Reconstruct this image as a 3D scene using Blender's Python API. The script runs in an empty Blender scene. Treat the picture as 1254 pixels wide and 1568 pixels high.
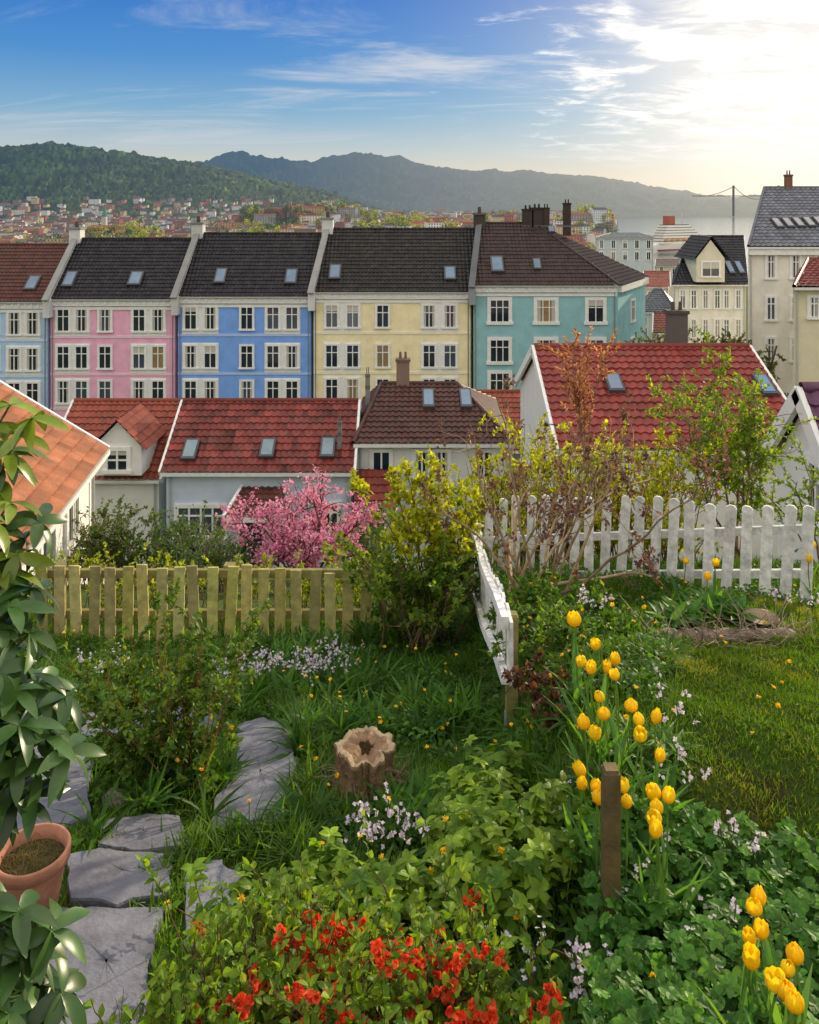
import bpy, math, random
import numpy as np
from mathutils import Vector, noise
rng=np.random.default_rng(7); R=random.Random(5)
F=1254.0;U0=627.0;V0=322.0;E=60.0
CAM=np.array([0,0,E])
A=lambda *a: np.array(a,float)
def S(u,v,d): return np.array([(u-U0)/F*d, d, E-(v-V0)/F*d])
def sm(a,b,x):
    t=np.clip((np.asarray(x,float)-a)/(b-a),0,1); return t*t*(3-2*t)
def gz(x,y):
    x=np.asarray(x,float); y=np.asarray(y,float)
    dr=2+.28*np.minimum(y,9)+.42*np.clip(y-9,0,25)+.14*np.clip(y-34,0,28)+.0565*np.clip(y-62,0,638)
    dr=dr-.6*sm(.4,1.0,x)*sm(2.2,4.5,y)*(1-sm(9,14,y))
    near=(1-sm(9,12,y))*(1-.65*sm(.2,-.6,x)*(1-sm(4.8,5.6,y)))
    dr=dr+near*(.03*np.sin(3.1*x+1.3*y)+.025*np.sin(5.3*y-2*x)+.012*np.sin(11*x+9*y))
    return E-dr
def ground_at(u,v):
    d=np.linspace(1.8,14,3000); x=(u-U0)/F*d; z=E-(v-V0)/F*d
    i=np.argmax(z<=gz(x,d)); return A(x[i],d[i],gz(x[i],d[i]))
def nrm(a): return a/(np.linalg.norm(a,axis=-1,keepdims=True)+1e-9)

# ---------------------------------------------------------------- materials
MT={}
def mat(name,rough=.6,spec=.3,nscale=8,namt=.25,bump=0,bscale=30,trans=0,transcol=(1.35,1.25,.35),wavez=0,haze_emit=False,metal=0,bdist=.02,n2s=0,n2a=0):
    m=bpy.data.materials.new(name); m.use_nodes=True; nt=m.node_tree; N=nt.nodes; Lk=nt.links
    N.clear(); out=N.new('ShaderNodeOutputMaterial'); b=N.new('ShaderNodeBsdfPrincipled')
    at=N.new('ShaderNodeAttribute'); at.attribute_name='Col'
    tc=N.new('ShaderNodeTexCoord'); no=N.new('ShaderNodeTexNoise'); no.inputs['Scale'].default_value=nscale; no.inputs['Detail'].default_value=6
    no.inputs['Roughness'].default_value=.65
    Lk.new(tc.outputs['Object'],no.inputs['Vector'])
    mr=N.new('ShaderNodeMapRange'); mr.inputs['From Min'].default_value=.3; mr.inputs['From Max'].default_value=.7
    mr.inputs['To Min'].default_value=1-namt; mr.inputs['To Max'].default_value=1+namt
    Lk.new(no.outputs['Fac'],mr.inputs['Value'])
    vm=N.new('ShaderNodeVectorMath'); vm.operation='SCALE'
    Lk.new(at.outputs['Color'],vm.inputs[0]); Lk.new(mr.outputs[0],vm.inputs['Scale'])
    colo=vm.outputs[0]
    if n2s:   # weathering: patches drift toward grey-brown
        w2=N.new('ShaderNodeTexNoise'); w2.inputs['Scale'].default_value=n2s; w2.inputs['Detail'].default_value=9; w2.inputs['Roughness'].default_value=.75; Lk.new(tc.outputs['Object'],w2.inputs['Vector'])
        r2=N.new('ShaderNodeMapRange'); r2.inputs['From Min'].default_value=.48; r2.inputs['From Max'].default_value=.72; r2.inputs['To Max'].default_value=n2a; Lk.new(w2.outputs['Fac'],r2.inputs['Value'])
        mw=N.new('ShaderNodeMixRGB'); Lk.new(r2.outputs[0],mw.inputs[0]); Lk.new(colo,mw.inputs[1]); mw.inputs[2].default_value=(.10,.085,.07,1); colo=mw.outputs[0]
    Lk.new(colo,b.inputs['Base Color'])
    b.inputs['Roughness'].default_value=rough; b.inputs['Specular IOR Level'].default_value=spec; b.inputs['Metallic'].default_value=metal
    if bump or wavez:
        bp=N.new('ShaderNodeBump'); bp.inputs['Strength'].default_value=bump or .6; bp.inputs['Distance'].default_value=bdist
        if wavez:
            w=N.new('ShaderNodeTexWave'); w.wave_type='BANDS'; w.bands_direction='Z'; w.wave_profile='SAW'
            w.inputs['Scale'].default_value=wavez; Lk.new(tc.outputs['Object'],w.inputs['Vector']); Lk.new(w.outputs['Fac'],bp.inputs['Height'])
        else:
            n2=N.new('ShaderNodeTexNoise'); n2.inputs['Scale'].default_value=bscale; n2.inputs['Detail'].default_value=8
            Lk.new(tc.outputs['Object'],n2.inputs['Vector']); Lk.new(n2.outputs['Fac'],bp.inputs['Height'])
        Lk.new(bp.outputs[0],b.inputs['Normal'])
    sh=b.outputs[0]
    if trans:
        tr=N.new('ShaderNodeBsdfTranslucent'); v2=N.new('ShaderNodeVectorMath'); v2.operation='MULTIPLY'; v2.inputs[1].default_value=transcol
        Lk.new(vm.outputs[0],v2.inputs[0]); Lk.new(v2.outputs[0],tr.inputs['Color'])
        mx=N.new('ShaderNodeMixShader'); mx.inputs[0].default_value=trans; Lk.new(sh,mx.inputs[1]); Lk.new(tr.outputs[0],mx.inputs[2]); sh=mx.outputs[0]
    if haze_emit:  # painted aerial haze: emission mixed over the shading, stronger with distance in Y
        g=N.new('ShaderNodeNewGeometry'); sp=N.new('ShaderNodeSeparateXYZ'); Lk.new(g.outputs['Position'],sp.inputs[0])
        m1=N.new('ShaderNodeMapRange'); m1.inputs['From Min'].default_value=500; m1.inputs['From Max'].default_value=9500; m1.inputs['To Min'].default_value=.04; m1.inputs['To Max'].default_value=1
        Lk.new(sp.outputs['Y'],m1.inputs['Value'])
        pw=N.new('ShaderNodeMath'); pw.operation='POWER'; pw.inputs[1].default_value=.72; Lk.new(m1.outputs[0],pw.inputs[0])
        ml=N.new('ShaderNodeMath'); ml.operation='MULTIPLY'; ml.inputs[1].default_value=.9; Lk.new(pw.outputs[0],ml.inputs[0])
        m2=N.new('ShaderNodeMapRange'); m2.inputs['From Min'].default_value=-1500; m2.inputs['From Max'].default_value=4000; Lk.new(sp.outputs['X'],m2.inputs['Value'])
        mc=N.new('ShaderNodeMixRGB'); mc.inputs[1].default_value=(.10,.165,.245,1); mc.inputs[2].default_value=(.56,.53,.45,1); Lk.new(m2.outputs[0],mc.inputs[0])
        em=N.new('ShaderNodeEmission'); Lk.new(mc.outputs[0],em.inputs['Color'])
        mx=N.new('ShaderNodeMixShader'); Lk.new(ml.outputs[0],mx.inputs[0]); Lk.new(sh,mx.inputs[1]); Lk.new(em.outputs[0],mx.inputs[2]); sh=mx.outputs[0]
    Lk.new(sh,out.inputs['Surface']); MT[name]=m
mat('paint',.5,.3,3,.08)
mat('plaster',.85,.15,1.2,.12,.25,25)
mat('clap',.6,.25,2,.06,.5,wavez=1.3,bdist=.03)
mat('tile',.5,.3,1.3,.28,.2,40,n2s=2.2,n2a=.55)
mat('glass',.05,.9,.7,.3)
mat('wood',.8,.2,14,.3,.5,60,bdist=.006,n2s=5,n2a=.4)
mat('bark',.9,.1,18,.45,.9,45,bdist=.015)
mat('leaf',.5,.3,30,.2,trans=.52,transcol=(1.6,1.4,.35))
mat('glossleaf',.33,.45,14,.25,trans=.2)
mat('petal',.5,.2,40,.12,trans=.4,transcol=(1.2,1.15,.9))
mat('stone',.8,.3,5,.35,.7,40,bdist=.012,n2s=3,n2a=.4)
mat('clay',.75,.2,12,.2,.2,60)
mat('hill',.95,.05,.012,.45,haze_emit=True)
mat('city',.8,.1,.05,.15,haze_emit=True)
mat('farleaf',.8,.1,.2,.3,haze_emit=True,trans=.35,transcol=(1.4,1.3,.4))

class M:
    def __init__(s): s.p=[]; s.nv=0
    def add(s,V,Fc,C,m='paint',smooth=False):
        V=np.asarray(V,float).reshape(-1,3); Fc=np.asarray(Fc,int); C=np.asarray(C,float)
        if C.ndim==1: C=np.tile(C,(len(Fc),1))
        s.p.append((V,Fc+s.nv,C,m,smooth)); s.nv+=len(V)
    def box(s,o,ax,ay,az,X,Y,Z,col,m='paint'):
        V=[o+ax*x+ay*y+az*z for z in Z for y in Y for x in X]
        s.add(V,[[0,2,3,1],[4,5,7,6],[0,1,5,4],[2,6,7,3],[0,4,6,2],[1,3,7,5]],col,m)
    def poly(s,V,col,m='paint'): s.add(V,[list(range(len(V)))],col,m)
    def build(s,name,parent=None):
        if not s.p: return None
        me=bpy.data.meshes.new(name)
        V=np.concatenate([p[0] for p in s.p]); me.vertices.add(len(V)); me.vertices.foreach_set('co',V.astype(np.float32).ravel())
        loops=np.concatenate([p[1].ravel() for p in s.p]); tot=np.concatenate([np.full(len(p[1]),p[1].shape[1]) for p in s.p])
        me.loops.add(len(loops)); me.loops.foreach_set('vertex_index',loops.astype(np.int32))
        me.polygons.add(len(tot)); st=np.concatenate([[0],np.cumsum(tot)[:-1]])
        me.polygons.foreach_set('loop_start',st.astype(np.int32)); me.polygons.foreach_set('loop_total',tot.astype(np.int32))
        names=[]
        for p in s.p:
            if p[3] not in names: names.append(p[3])
        for n in names: me.materials.append(MT[n])
        me.polygons.foreach_set('material_index',np.concatenate([np.full(len(p[1]),names.index(p[3])) for p in s.p]).astype(np.int32))
        me.polygons.foreach_set('use_smooth',np.concatenate([np.full(len(p[1]),p[4]) for p in s.p]))
        C=np.concatenate([p[2] for p in s.p]); C=np.clip(np.repeat(C,tot,axis=0),0,1)
        at=me.attributes.new('Col','FLOAT_COLOR','CORNER'); at.data.foreach_set('color',np.hstack([C,np.ones((len(C),1))]).astype(np.float32).ravel())
        me.update(calc_edges=True)
        ob=bpy.data.objects.new(name,me); bpy.context.scene.collection.objects.link(ob)
        if parent: ob.parent=parent
        return ob
def empty(name):
    e=bpy.data.objects.new(name,None); bpy.context.scene.collection.objects.link(e); return e
X_,Y_,Z_=A(1,0,0),A(0,1,0),A(0,0,1)
def gridfaces(r,c):
    i=np.arange(r-1)[:,None]*c+np.arange(c-1)[None]; i=i.ravel()
    return np.stack([i,i+1,i+c+1,i+c],1)

# ---------------------------------------------------------------- foliage tools
def jit(c1,c2,n,v=.3):
    t=rng.random((n,1)); c=np.array(c1)*(1-t)+np.array(c2)*t
    return c*(1+v*(rng.random((n,1))*2-1))
LEAF=[0,.75,1,.7,0.02]; LEAF3=[.1,1,.65,.02]; LONG=[.3,.85,1,.85,.5,.05]
def strip(m,P,D,L,W,C,prof=LEAF,bend=.3,fold=.25,mt='leaf',N=None,smooth=False,two=False):
    n=len(P); D=nrm(D); L=np.broadcast_to(L,(n,))[:,None]; W=np.broadcast_to(W,(n,))[:,None]; bend=np.broadcast_to(bend,(n,))[:,None]
    if N is None: N=A(0,0,1)+rng.normal(0,.35,(n,3))
    N=nrm(N-(N*D).sum(-1,keepdims=True)*D); Sd=nrm(np.cross(D,N)); rows=len(prof); k=2 if two else 3
    V=np.zeros((n,rows,k,3))
    for i,w in enumerate(prof):
        t=i/(rows-1); c=P+D*L*t-N*bend*L*t*t; ww=W*w*.5
        V[:,i,0]=c-Sd*ww+N*fold*ww
        if not two: V[:,i,1]=c
        V[:,i,k-1]=c+Sd*ww+N*fold*ww
    ft=gridfaces(rows,k); Fc=(np.arange(n)[:,None,None]*rows*k+ft[None]).reshape(-1,4)
    m.add(V,Fc,np.repeat(C,len(ft),axis=0),mt,smooth)
def tubes(m,P,r,C,mt='bark',sides=5):
    n,K,_=P.shape; T=nrm(np.gradient(P,axis=1)); ref=A(.3,.9,.2); s1=nrm(np.cross(T,ref)); s2=np.cross(T,s1)
    r=np.asarray(r)[...,None]
    V=np.zeros((n,K,sides+1,3))
    for j in range(sides+1):
        a=2*math.pi*j/sides; V[:,:,j]=P+(s1*math.cos(a)+s2*math.sin(a))*r
    ft=gridfaces(K,sides+1); Fc=(np.arange(n)[:,None,None]*K*(sides+1)+ft[None]).reshape(-1,4)
    C=np.asarray(C,float)
    if C.ndim==1: C=np.tile(C,(n,1))
    m.add(V,Fc,np.repeat(C,len(ft),axis=0),mt,True)
def grow(B,D,L,K=7,wob=.15,up=0.0):
    n=len(B); P=np.zeros((n,K,3)); P[:,0]=B; d=nrm(D); L=np.broadcast_to(L,(n,))[:,None]
    for k in range(1,K):
        d=nrm(d+rng.normal(0,wob,(n,3))+A(0,0,up)); P[:,k]=P[:,k-1]+d*L/(K-1)
    return P
def along(P,n,t0=.3,t1=1.):
    i=rng.integers(0,len(P),n); t=(t0+(t1-t0)*rng.random(n))*(P.shape[1]-1)*.999; k=t.astype(int); f=(t-k)[:,None]
    a=P[i,k]; b=P[i,np.minimum(k+1,P.shape[1]-1)]; return a*(1-f)+b*f, nrm(b-a), t/(P.shape[1]-1)
def taper(n,K,r0,r1): return np.tile(np.linspace(r0,r1,K),(n,1))
def shrub(m,base,n1,H,spread,n2,L2,nl,lL,lW,c1,c2,r0=.012,stem=(.12,.07,.04),wob=.15,foot=.1,up=.03,t0=.15,mt='leaf',n3=0,L3=.2,first=.3,prof=LEAF):
    base=np.atleast_2d(base); b=base[rng.integers(0,len(base),n1)]+np.c_[rng.normal(0,foot,(n1,2)),np.zeros(n1)-.03]
    a=rng.random(n1)*6.283; sp=spread*np.sqrt(rng.random(n1)); D=np.c_[np.cos(a)*sp,np.sin(a)*sp,np.ones(n1)]
    P1=grow(b,D,H*(.65+.35*rng.random(n1))*np.sqrt(1+sp*sp)**.5,9,wob,up); tubes(m,P1,taper(n1,9,r0,r0*.3),jit(stem,np.array(stem)*1.5,n1))
    sets=[P1]
    if n2:
        q,T,t=along(P1,n2,first,1); P2=grow(q,T+rng.normal(0,.6,(n2,3)),L2*(.5+.7*rng.random(n2)),6,wob*1.2,up); tubes(m,P2,taper(n2,6,r0*.4,r0*.15),jit(stem,np.array(stem)*1.6,n2),sides=4); sets=[P2]
        if n3:
            q,T,t=along(P2,n3,.2,1); P3=grow(q,T+rng.normal(0,.7,(n3,3)),L3*(.5+.7*rng.random(n3)),5,wob*1.2,up); tubes(m,P3,taper(n3,5,r0*.2,r0*.1),jit(stem,np.array(stem)*1.6,n3),sides=3); sets=[P3]
    if nl:
        q,T,t=along(sets[-1],nl,t0,1); D=T*.5+rng.normal(0,.6,(nl,3))+A(0,0,.15)
        strip(m,q,D,lL*(.55+.6*rng.random(nl)),lW*(.55+.6*rng.random(nl)),jit(c1,c2,nl),prof=prof,mt=mt)
    return P1,sets[-1]
def whorl(m,P,N,k,L,W,C,prof=LEAF,tilt=.3,bend=.2,mt='leaf',fold=.2,smooth=False,arc=6.283,tj=.08):
    P=np.atleast_2d(P); n=len(P); N=nrm(np.broadcast_to(N,(n,3))); ref=nrm(rng.normal(0,1,(n,3))); t1=nrm(np.cross(N,ref)); t2=np.cross(N,t1)
    ph=rng.random(n)*6.283; Ps=[];Ds=[];Ns=[];Cs=[];Ls=[]
    for j in range(k):
        a=(ph+arc*j/k+rng.normal(0,.1+tj*.6,n))[:,None]; Ps.append(P); Ds.append(np.cos(a)*t1+np.sin(a)*t2+N*(tilt+rng.normal(0,tj,(n,1)))); Ns.append(N+rng.normal(0,tj,(n,3))); Cs.append(C); Ls.append(np.broadcast_to(L,(n,))*(.85+.3*rng.random(n)))
    Ls=np.concatenate(Ls); Wr=np.tile(np.broadcast_to(W,(n,)),k)
    strip(m,np.concatenate(Ps),np.concatenate(Ds),Ls,Wr,np.concatenate(Cs)*(1+.15*rng.normal(0,1,(n*k,1))),prof,bend,fold,mt,np.concatenate(Ns),smooth)
def cloud(m,cen,rad,n,size,c1,c2,mt='leaf'):
    """irregular crown of many small leaf faces gathered in clumps"""
    cen=np.asarray(cen,float); rad=np.asarray(rad,float); nc=max(6,n//45)
    cc=nrm(rng.normal(0,1,(nc,3)))*(.35+.6*rng.random((nc,1))); 
    i=rng.integers(0,nc,n); p=cc[i]+rng.normal(0,.17,(n,3))
    tone=(.7+.6*rng.random(nc))[i][:,None]
    D=nrm(rng.normal(0,1,(n,3)))
    strip(m,cen+p*rad,D,size*(.6+.8*rng.random(n)),size*.7,jit(c1,c2,n,.2)*tone,[.3,1,.2],.2,.1,mt,two=True)
def lathe(m,c,prof,col,mt,seg=24,fn=None,smooth=True):
    V=[];
    for (r,z) in prof:
        for j in range(seg+1):
            a=2*math.pi*j/seg; rr,zz=(r,z) if fn is None else fn(r,z,a); V.append(c+A(math.cos(a)*rr,math.sin(a)*rr,zz))
    m.add(V,gridfaces(len(prof),seg+1),col,mt,smooth)

# ---------------------------------------------------------------- ground
def ramp_axis(a,b,s,end,g=1.12):
    xs=list(np.arange(a,b,s)); st=s
    while xs[-1]<end: st*=g; xs.append(xs[-1]+st)
    return np.array(xs)
ys=np.concatenate([[-30,-15,-6,-2,0],ramp_axis(1,10.5,.09,720,1.08)])
ys[ys>720]=720; xp=ramp_axis(0,6,.09,900,1.1); xs=np.concatenate([-xp[:0:-1],xp])
XX,YY=np.meshgrid(xs,ys); g=M(); ZZ=gz(XX,YY)
g.add(np.stack([XX,YY,ZZ],-1),gridfaces(len(ys),len(xs)),A(.07,.055,.035),'stone',True)
gob=g.build('ground')
m=bpy.data.materials.new('soil_and_moss'); m.use_nodes=True; nt=m.node_tree; N=nt.nodes; b=N['Principled BSDF']; b.inputs['Roughness'].default_value=.95; b.inputs['Specular IOR Level'].default_value=.1
tc=N.new('ShaderNodeTexCoord'); n1=N.new('ShaderNodeTexNoise'); n1.inputs['Scale'].default_value=2.2; n1.inputs['Detail'].default_value=9; cr=N.new('ShaderNodeValToRGB')
cr.color_ramp.elements[0].position=.33; cr.color_ramp.elements[0].color=(.035,.028,.015,1); cr.color_ramp.elements[1].position=.58; cr.color_ramp.elements[1].color=(.045,.09,.013,1)
e=cr.color_ramp.elements.new(.43); e.color=(.045,.06,.015,1)
nt.links.new(tc.outputs['Object'],n1.inputs['Vector']); nt.links.new(n1.outputs['Fac'],cr.inputs[0]); nt.links.new(cr.outputs[0],b.inputs['Base Color'])
n2=N.new('ShaderNodeTexNoise'); n2.inputs['Scale'].default_value=30; n2.inputs['Detail'].default_value=8; bp=N.new('ShaderNodeBump'); bp.inputs['Strength'].default_value=.8; bp.inputs['Distance'].default_value=.03
nt.links.new(tc.outputs['Object'],n2.inputs['Vector']); nt.links.new(n2.outputs['Fac'],bp.inputs['Height']); nt.links.new(bp.outputs[0],b.inputs['Normal'])
gob.data.materials[0]=m

def interp(u,pts): return np.interp(u,[p[0] for p in pts],[p[1] for p in pts])
crest1=[(-400,240),(0,228),(80,223),(150,231),(240,242),(300,252),(350,265),(400,275),(450,286),(500,294),(540,308),(600,330),(700,345)]
crest2=[(-300,262),(250,262),(320,248),(358,233),(395,241),(440,247),(480,249),(515,241),(542,235),(575,240),(600,242),(650,255),(720,262),(800,263),(860,268),(950,277),(1000,287),(1050,293),(1080,301),(1150,302),(1254,299),(1600,290)]
mounds=[(640,900,95,34),(180,900,70,24),(405,950,60,24),(385,1250,60,42),(480,1250,60,42),(770,1250,90,38),(900,1050,70,44),(560,1250,60,34)]
def zfar(u,d):
    u=np.asarray(u,float); d=np.asarray(d,float); x=(u-U0)/F*d
    land=1-sm(925,955,u)
    z=5+38*sm(1300,2800,d)
    for mu,md,mw,mh in mounds: z=z+mh*np.exp(-(((x-(mu-U0)/F*md)/mw)**2+((d-md)/(mw*1.2))**2))
    c1=E+(V0-interp(u,crest1))/F*3900
    z=z+np.maximum(c1-43,0)*sm(2100,3900,d)**1.1*(1-sm(4300,5800,d))
    z=z*land-(1-land)*12
    c2=E+(V0-interp(u,crest2))/F*9800
    far=sm(6400,9800,d); z=z*(1-far)+c2*far
    return z
us=np.arange(-420,1680,4.); ds=np.exp(np.linspace(math.log(690),math.log(9900),190)); UU,DD=np.meshgrid(us,ds); Z=zfar(UU,DD)
nz=np.array([[noise.fractal(Vector(((u-U0)/F*d/260,d/260,0)),1,2,4)+.35*noise.noise(Vector(((u-U0)/F*d/35,d/35,3))) for u in us] for d in ds])
Z=Z+nz*(26*sm(2200,3400,DD)*(UU<620)+60*sm(6800,8600,DD)*(1-.85*sm(9200,9800,DD)))*(Z>0)
Z=Z+rng.normal(0,1,Z.shape)*(4*sm(2300,2900,DD)*(1-sm(5000,6500,DD))+2*sm(7000,9000,DD))*(Z>20)
P=np.stack([(UU-U0)/F*DD,DD,Z],-1)
ff=gridfaces(len(ds),len(us)); fd=DD.ravel()[ff[:,0]]
fn_=nz.ravel()[ff[:,0]]
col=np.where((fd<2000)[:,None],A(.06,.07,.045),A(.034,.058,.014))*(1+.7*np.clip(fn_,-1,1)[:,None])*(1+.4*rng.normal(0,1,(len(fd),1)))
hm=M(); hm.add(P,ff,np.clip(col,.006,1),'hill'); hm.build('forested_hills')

w=bpy.data.materials.new('sea_water'); w.use_nodes=True; nt=w.node_tree; b=nt.nodes['Principled BSDF']; b.inputs['Base Color'].default_value=(.10,.13,.14,1); b.inputs['Roughness'].default_value=.12
n1=nt.nodes.new('ShaderNodeTexNoise'); n1.inputs['Scale'].default_value=.05; n1.inputs['Detail'].default_value=6; bp=nt.nodes.new('ShaderNodeBump'); bp.inputs['Strength'].default_value=.12; bp.inputs['Distance'].default_value=.5
tc=nt.nodes.new('ShaderNodeTexCoord'); nt.links.new(tc.outputs['Object'],n1.inputs['Vector']); nt.links.new(n1.outputs['Fac'],bp.inputs['Height']); nt.links.new(bp.outputs[0],b.inputs['Normal'])
MT['water']=w
wm=M(); wm.add([[-30000,720,0],[30000,720,0],[30000,60000,0],[-30000,60000,0]],[[0,1,2,3]],A(.05,.1,.12),'water'); wm.build('sea')

# town
cm=M(); n=3600
u=rng.uniform(-60,935,n); d=np.exp(rng.uniform(math.log(760),math.log(3000),n)); k=zfar(u,d); keep=k<95; u,d,k=u[keep],d[keep],k[keep]
for i in range(len(u)):
    x=(u[i]-U0)/F*d[i]; big=R.random()<.24; wd=R.uniform(4,8)*(2.2 if big else 1); dp=R.uniform(4,7); h=R.uniform(5,9)+(6 if big else 0); z0=k[i]-3; h+=3
    a=R.uniform(-.6,.6); ax=A(math.cos(a),math.sin(a),0); ay=A(-math.sin(a),math.cos(a),0); o=A(x,d[i],z0)
    wc=np.array(R.choice([(.75,.75,.72),(.75,.7,.6),(.7,.72,.75),(.45,.14,.09),(.5,.28,.15),(.65,.5,.28),(.3,.3,.33),(.35,.1,.07),(.75,.72,.68),(.3,.2,.15)])); rc=np.array(R.choice([(.26,.065,.035),(.30,.09,.05),(.06,.06,.07),(.11,.06,.05),(.2,.06,.04),(.12,.12,.13),(.07,.06,.06)]))
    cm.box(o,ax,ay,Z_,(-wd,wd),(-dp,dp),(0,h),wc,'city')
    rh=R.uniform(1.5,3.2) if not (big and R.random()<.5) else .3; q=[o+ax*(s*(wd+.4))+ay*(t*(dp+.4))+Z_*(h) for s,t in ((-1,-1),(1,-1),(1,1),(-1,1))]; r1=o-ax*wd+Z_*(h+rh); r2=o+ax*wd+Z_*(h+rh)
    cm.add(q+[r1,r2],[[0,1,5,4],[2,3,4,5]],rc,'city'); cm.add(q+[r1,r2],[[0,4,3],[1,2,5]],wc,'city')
    nf=max(1,int(h/3.2)); nc=8 if big else 4
    for f in range(nf):
        for cidx in range(nc):
            cx=-wd+wd*2*(cidx+.5)/nc; zz=h-1.6-f*3
            if zz<2: continue
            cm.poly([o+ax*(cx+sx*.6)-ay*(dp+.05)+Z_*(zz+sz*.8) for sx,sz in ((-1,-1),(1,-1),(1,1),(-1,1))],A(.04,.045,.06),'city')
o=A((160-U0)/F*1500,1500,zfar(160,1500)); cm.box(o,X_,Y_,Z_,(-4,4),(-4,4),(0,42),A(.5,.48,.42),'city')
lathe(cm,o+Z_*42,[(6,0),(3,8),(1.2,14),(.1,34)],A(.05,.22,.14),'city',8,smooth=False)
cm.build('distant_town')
fm=M()
def fartree(u,d,r,c1,c2,n=90):
    z=float(zfar(u,d)) if d>700 else float(gz((u-U0)/F*d,d)); x=(u-U0)/F*d
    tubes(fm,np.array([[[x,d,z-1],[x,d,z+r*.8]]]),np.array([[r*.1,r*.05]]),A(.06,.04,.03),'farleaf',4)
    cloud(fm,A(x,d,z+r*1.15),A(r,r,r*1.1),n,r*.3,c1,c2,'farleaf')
YG=((.26,.30,.02),(.42,.42,.03)); DG=((.04,.09,.015),(.09,.16,.025))
for mu,md,mw,mh in mounds:
    for _ in range(46):
        fartree(mu+R.gauss(0,mw*.42/md*F),md+R.gauss(0,mw*.5),R.uniform(6,10),*(YG if R.random()<(.25 if mu in(385,480) else .8) else DG))
for _ in range(750):
    uu=R.uniform(-40,930); dd=math.exp(R.uniform(math.log(800),math.log(3000))); fartree(uu,dd,R.uniform(6,11),*(YG if R.random()<.25 else DG),n=40)
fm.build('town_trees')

br=M(); d=7000
for uu in (1123,1192):
    o=S(uu,V0,d); o[2]=0
    for s in (-9,9): br.box(o+Y_*s,X_,Y_,Z_,(-5,5),(-3,3),(0,(E+(322-284)/F*d)),A(.15,.15,.17),'paint')
    br.box(o,X_,Y_,Z_,(-4,4),(-9,9),(225,235),A(.15,.15,.17),'paint')
x0,x1=(1060-U0)/F*d,(1260-U0)/F*d; zd=E+(V0-300)/F*d
br.box(A(0,d,zd),X_,Y_,Z_,(x0,x1),(-9,9),(-4,3),A(.2,.2,.22),'paint')
for a,bb,za,zb,sag in ((1060,1123,zd,265,30),(1123,1192,265,265,110),(1192,1260,265,zd,30)):
    t=np.linspace(0,1,20); pp=np.stack([((a+(bb-a)*t)-U0)/F*d,np.full(20,d)-9,za+(zb-za)*t-sag*4*t*(1-t)],1); tubes(br,pp[None],np.full((1,20),2.6),A(.2,.2,.22),'paint',4)
br.build('suspension_bridge')
sh=empty('cruise_ship'); hu=M(); o=S(1040,386,1180); o[2]=0; a=.6; ax=A(math.cos(a),math.sin(a),0); ay=A(-math.sin(a),math.cos(a),0)
st=[(-66,0,9),(-56,8,13),(-20,12,13),(45,12,13),(58,7,15),(66,.3,18)]
V=[];
for x,wd,h in st:
    for s,z,f in ((-1,-1,.7),(-1,h,1),(1,h,1),(1,-1,.7)): V.append(o+ax*x+ay*s*wd*f+Z_*z)
hu.add(V,gridfaces(6,4),A(.88,.84,.76),'paint'); hu.box(o,ax,ay,Z_,(-56,48),(-12.2,12.2),(3.5,5),A(.25,.05,.04),'paint'); hu.build('hull',sh)
dk=M()
for i in range(7):
    dk.box(o,ax,ay,Z_,(-54+i*3,50-i*6),(-11+i*.5,11-i*.5),(13+i*3.8,15.9+i*3.8),A(.88,.84,.74)); dk.box(o,ax,ay,Z_,(-53+i*3,49-i*6),(-10+i*.5,10-i*.5),(15.9+i*3.8,16.8+i*3.8),A(.05,.05,.07))
dk.box(o,ax,ay,Z_,(-30,-16),(-5,5),(38,52),A(.4,.12,.08)); dk.box(o,ax,ay,Z_,(5,6),(-.5,.5),(38,56),A(.6,.6,.6))
for i in range(7): dk.box(o,ax,ay,Z_,(-48+i*13,-40+i*13),(-13,-11.3),(17,19.5),A(.7,.3,.08))
dk.build('superstructure',sh)

# ---------------------------------------------------------------- buildings
WHITE=A(.82,.82,.80)
def hitp(p,n,u,v):
    dr=S(u,v,1)-CAM; return CAM+dr*(np.dot(n,p-CAM)/np.dot(n,dr))
def roof_plane(m,eL,eR,rL,rR,col,tw=.3,ch=.38,amp=.06,var=.10,step=.05,mt='tile'):
    e=nrm(eR-eL); s=rL-eL; s=s-np.dot(s,e)*e; Ls=np.linalg.norm(s); s=s/Ls; nn=nrm(np.cross(e,s))
    a0,a1=0,np.linalg.norm(eR-eL); b0,b1=np.dot(rL-eL,e),np.dot(rR-eL,e)
    xs=np.arange(min(a0,b0),max(a1,b1)+tw/4,tw/4); rows=[]; nc=int(math.ceil(Ls/ch))
    for c in range(nc): rows+= [(c*ch,step),(min((c+1)*ch,Ls)-.001,0)]
    T=np.array([r[0] for r in rows]); H=np.array([r[1] for r in rows]); L=a0+(b0-a0)*T/Ls; Rr=a1+(b1-a1)*T/Ls
    Xc=np.clip(xs[None],L[:,None],Rr[:,None]); Hh=H[:,None]+amp*(.5+.5*np.cos(2*np.pi*Xc/tw))
    V=eL+Xc[...,None]*e+T[:,None,None]*s+Hh[...,None]*nn
    ff=gridfaces(len(T),len(xs)); tab=rng.normal(0,1,(nc+2,int(len(xs)/4)+3)); r_,c_=np.divmod(np.arange(len(ff)),len(xs)-1)
    cv=1+var*tab[r_//2,c_//4]; m.add(V,ff,np.clip(np.array(col)*cv[:,None],.005,1),mt)
    return dict(p=eL,e=e,s=s,n=nn)
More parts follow.
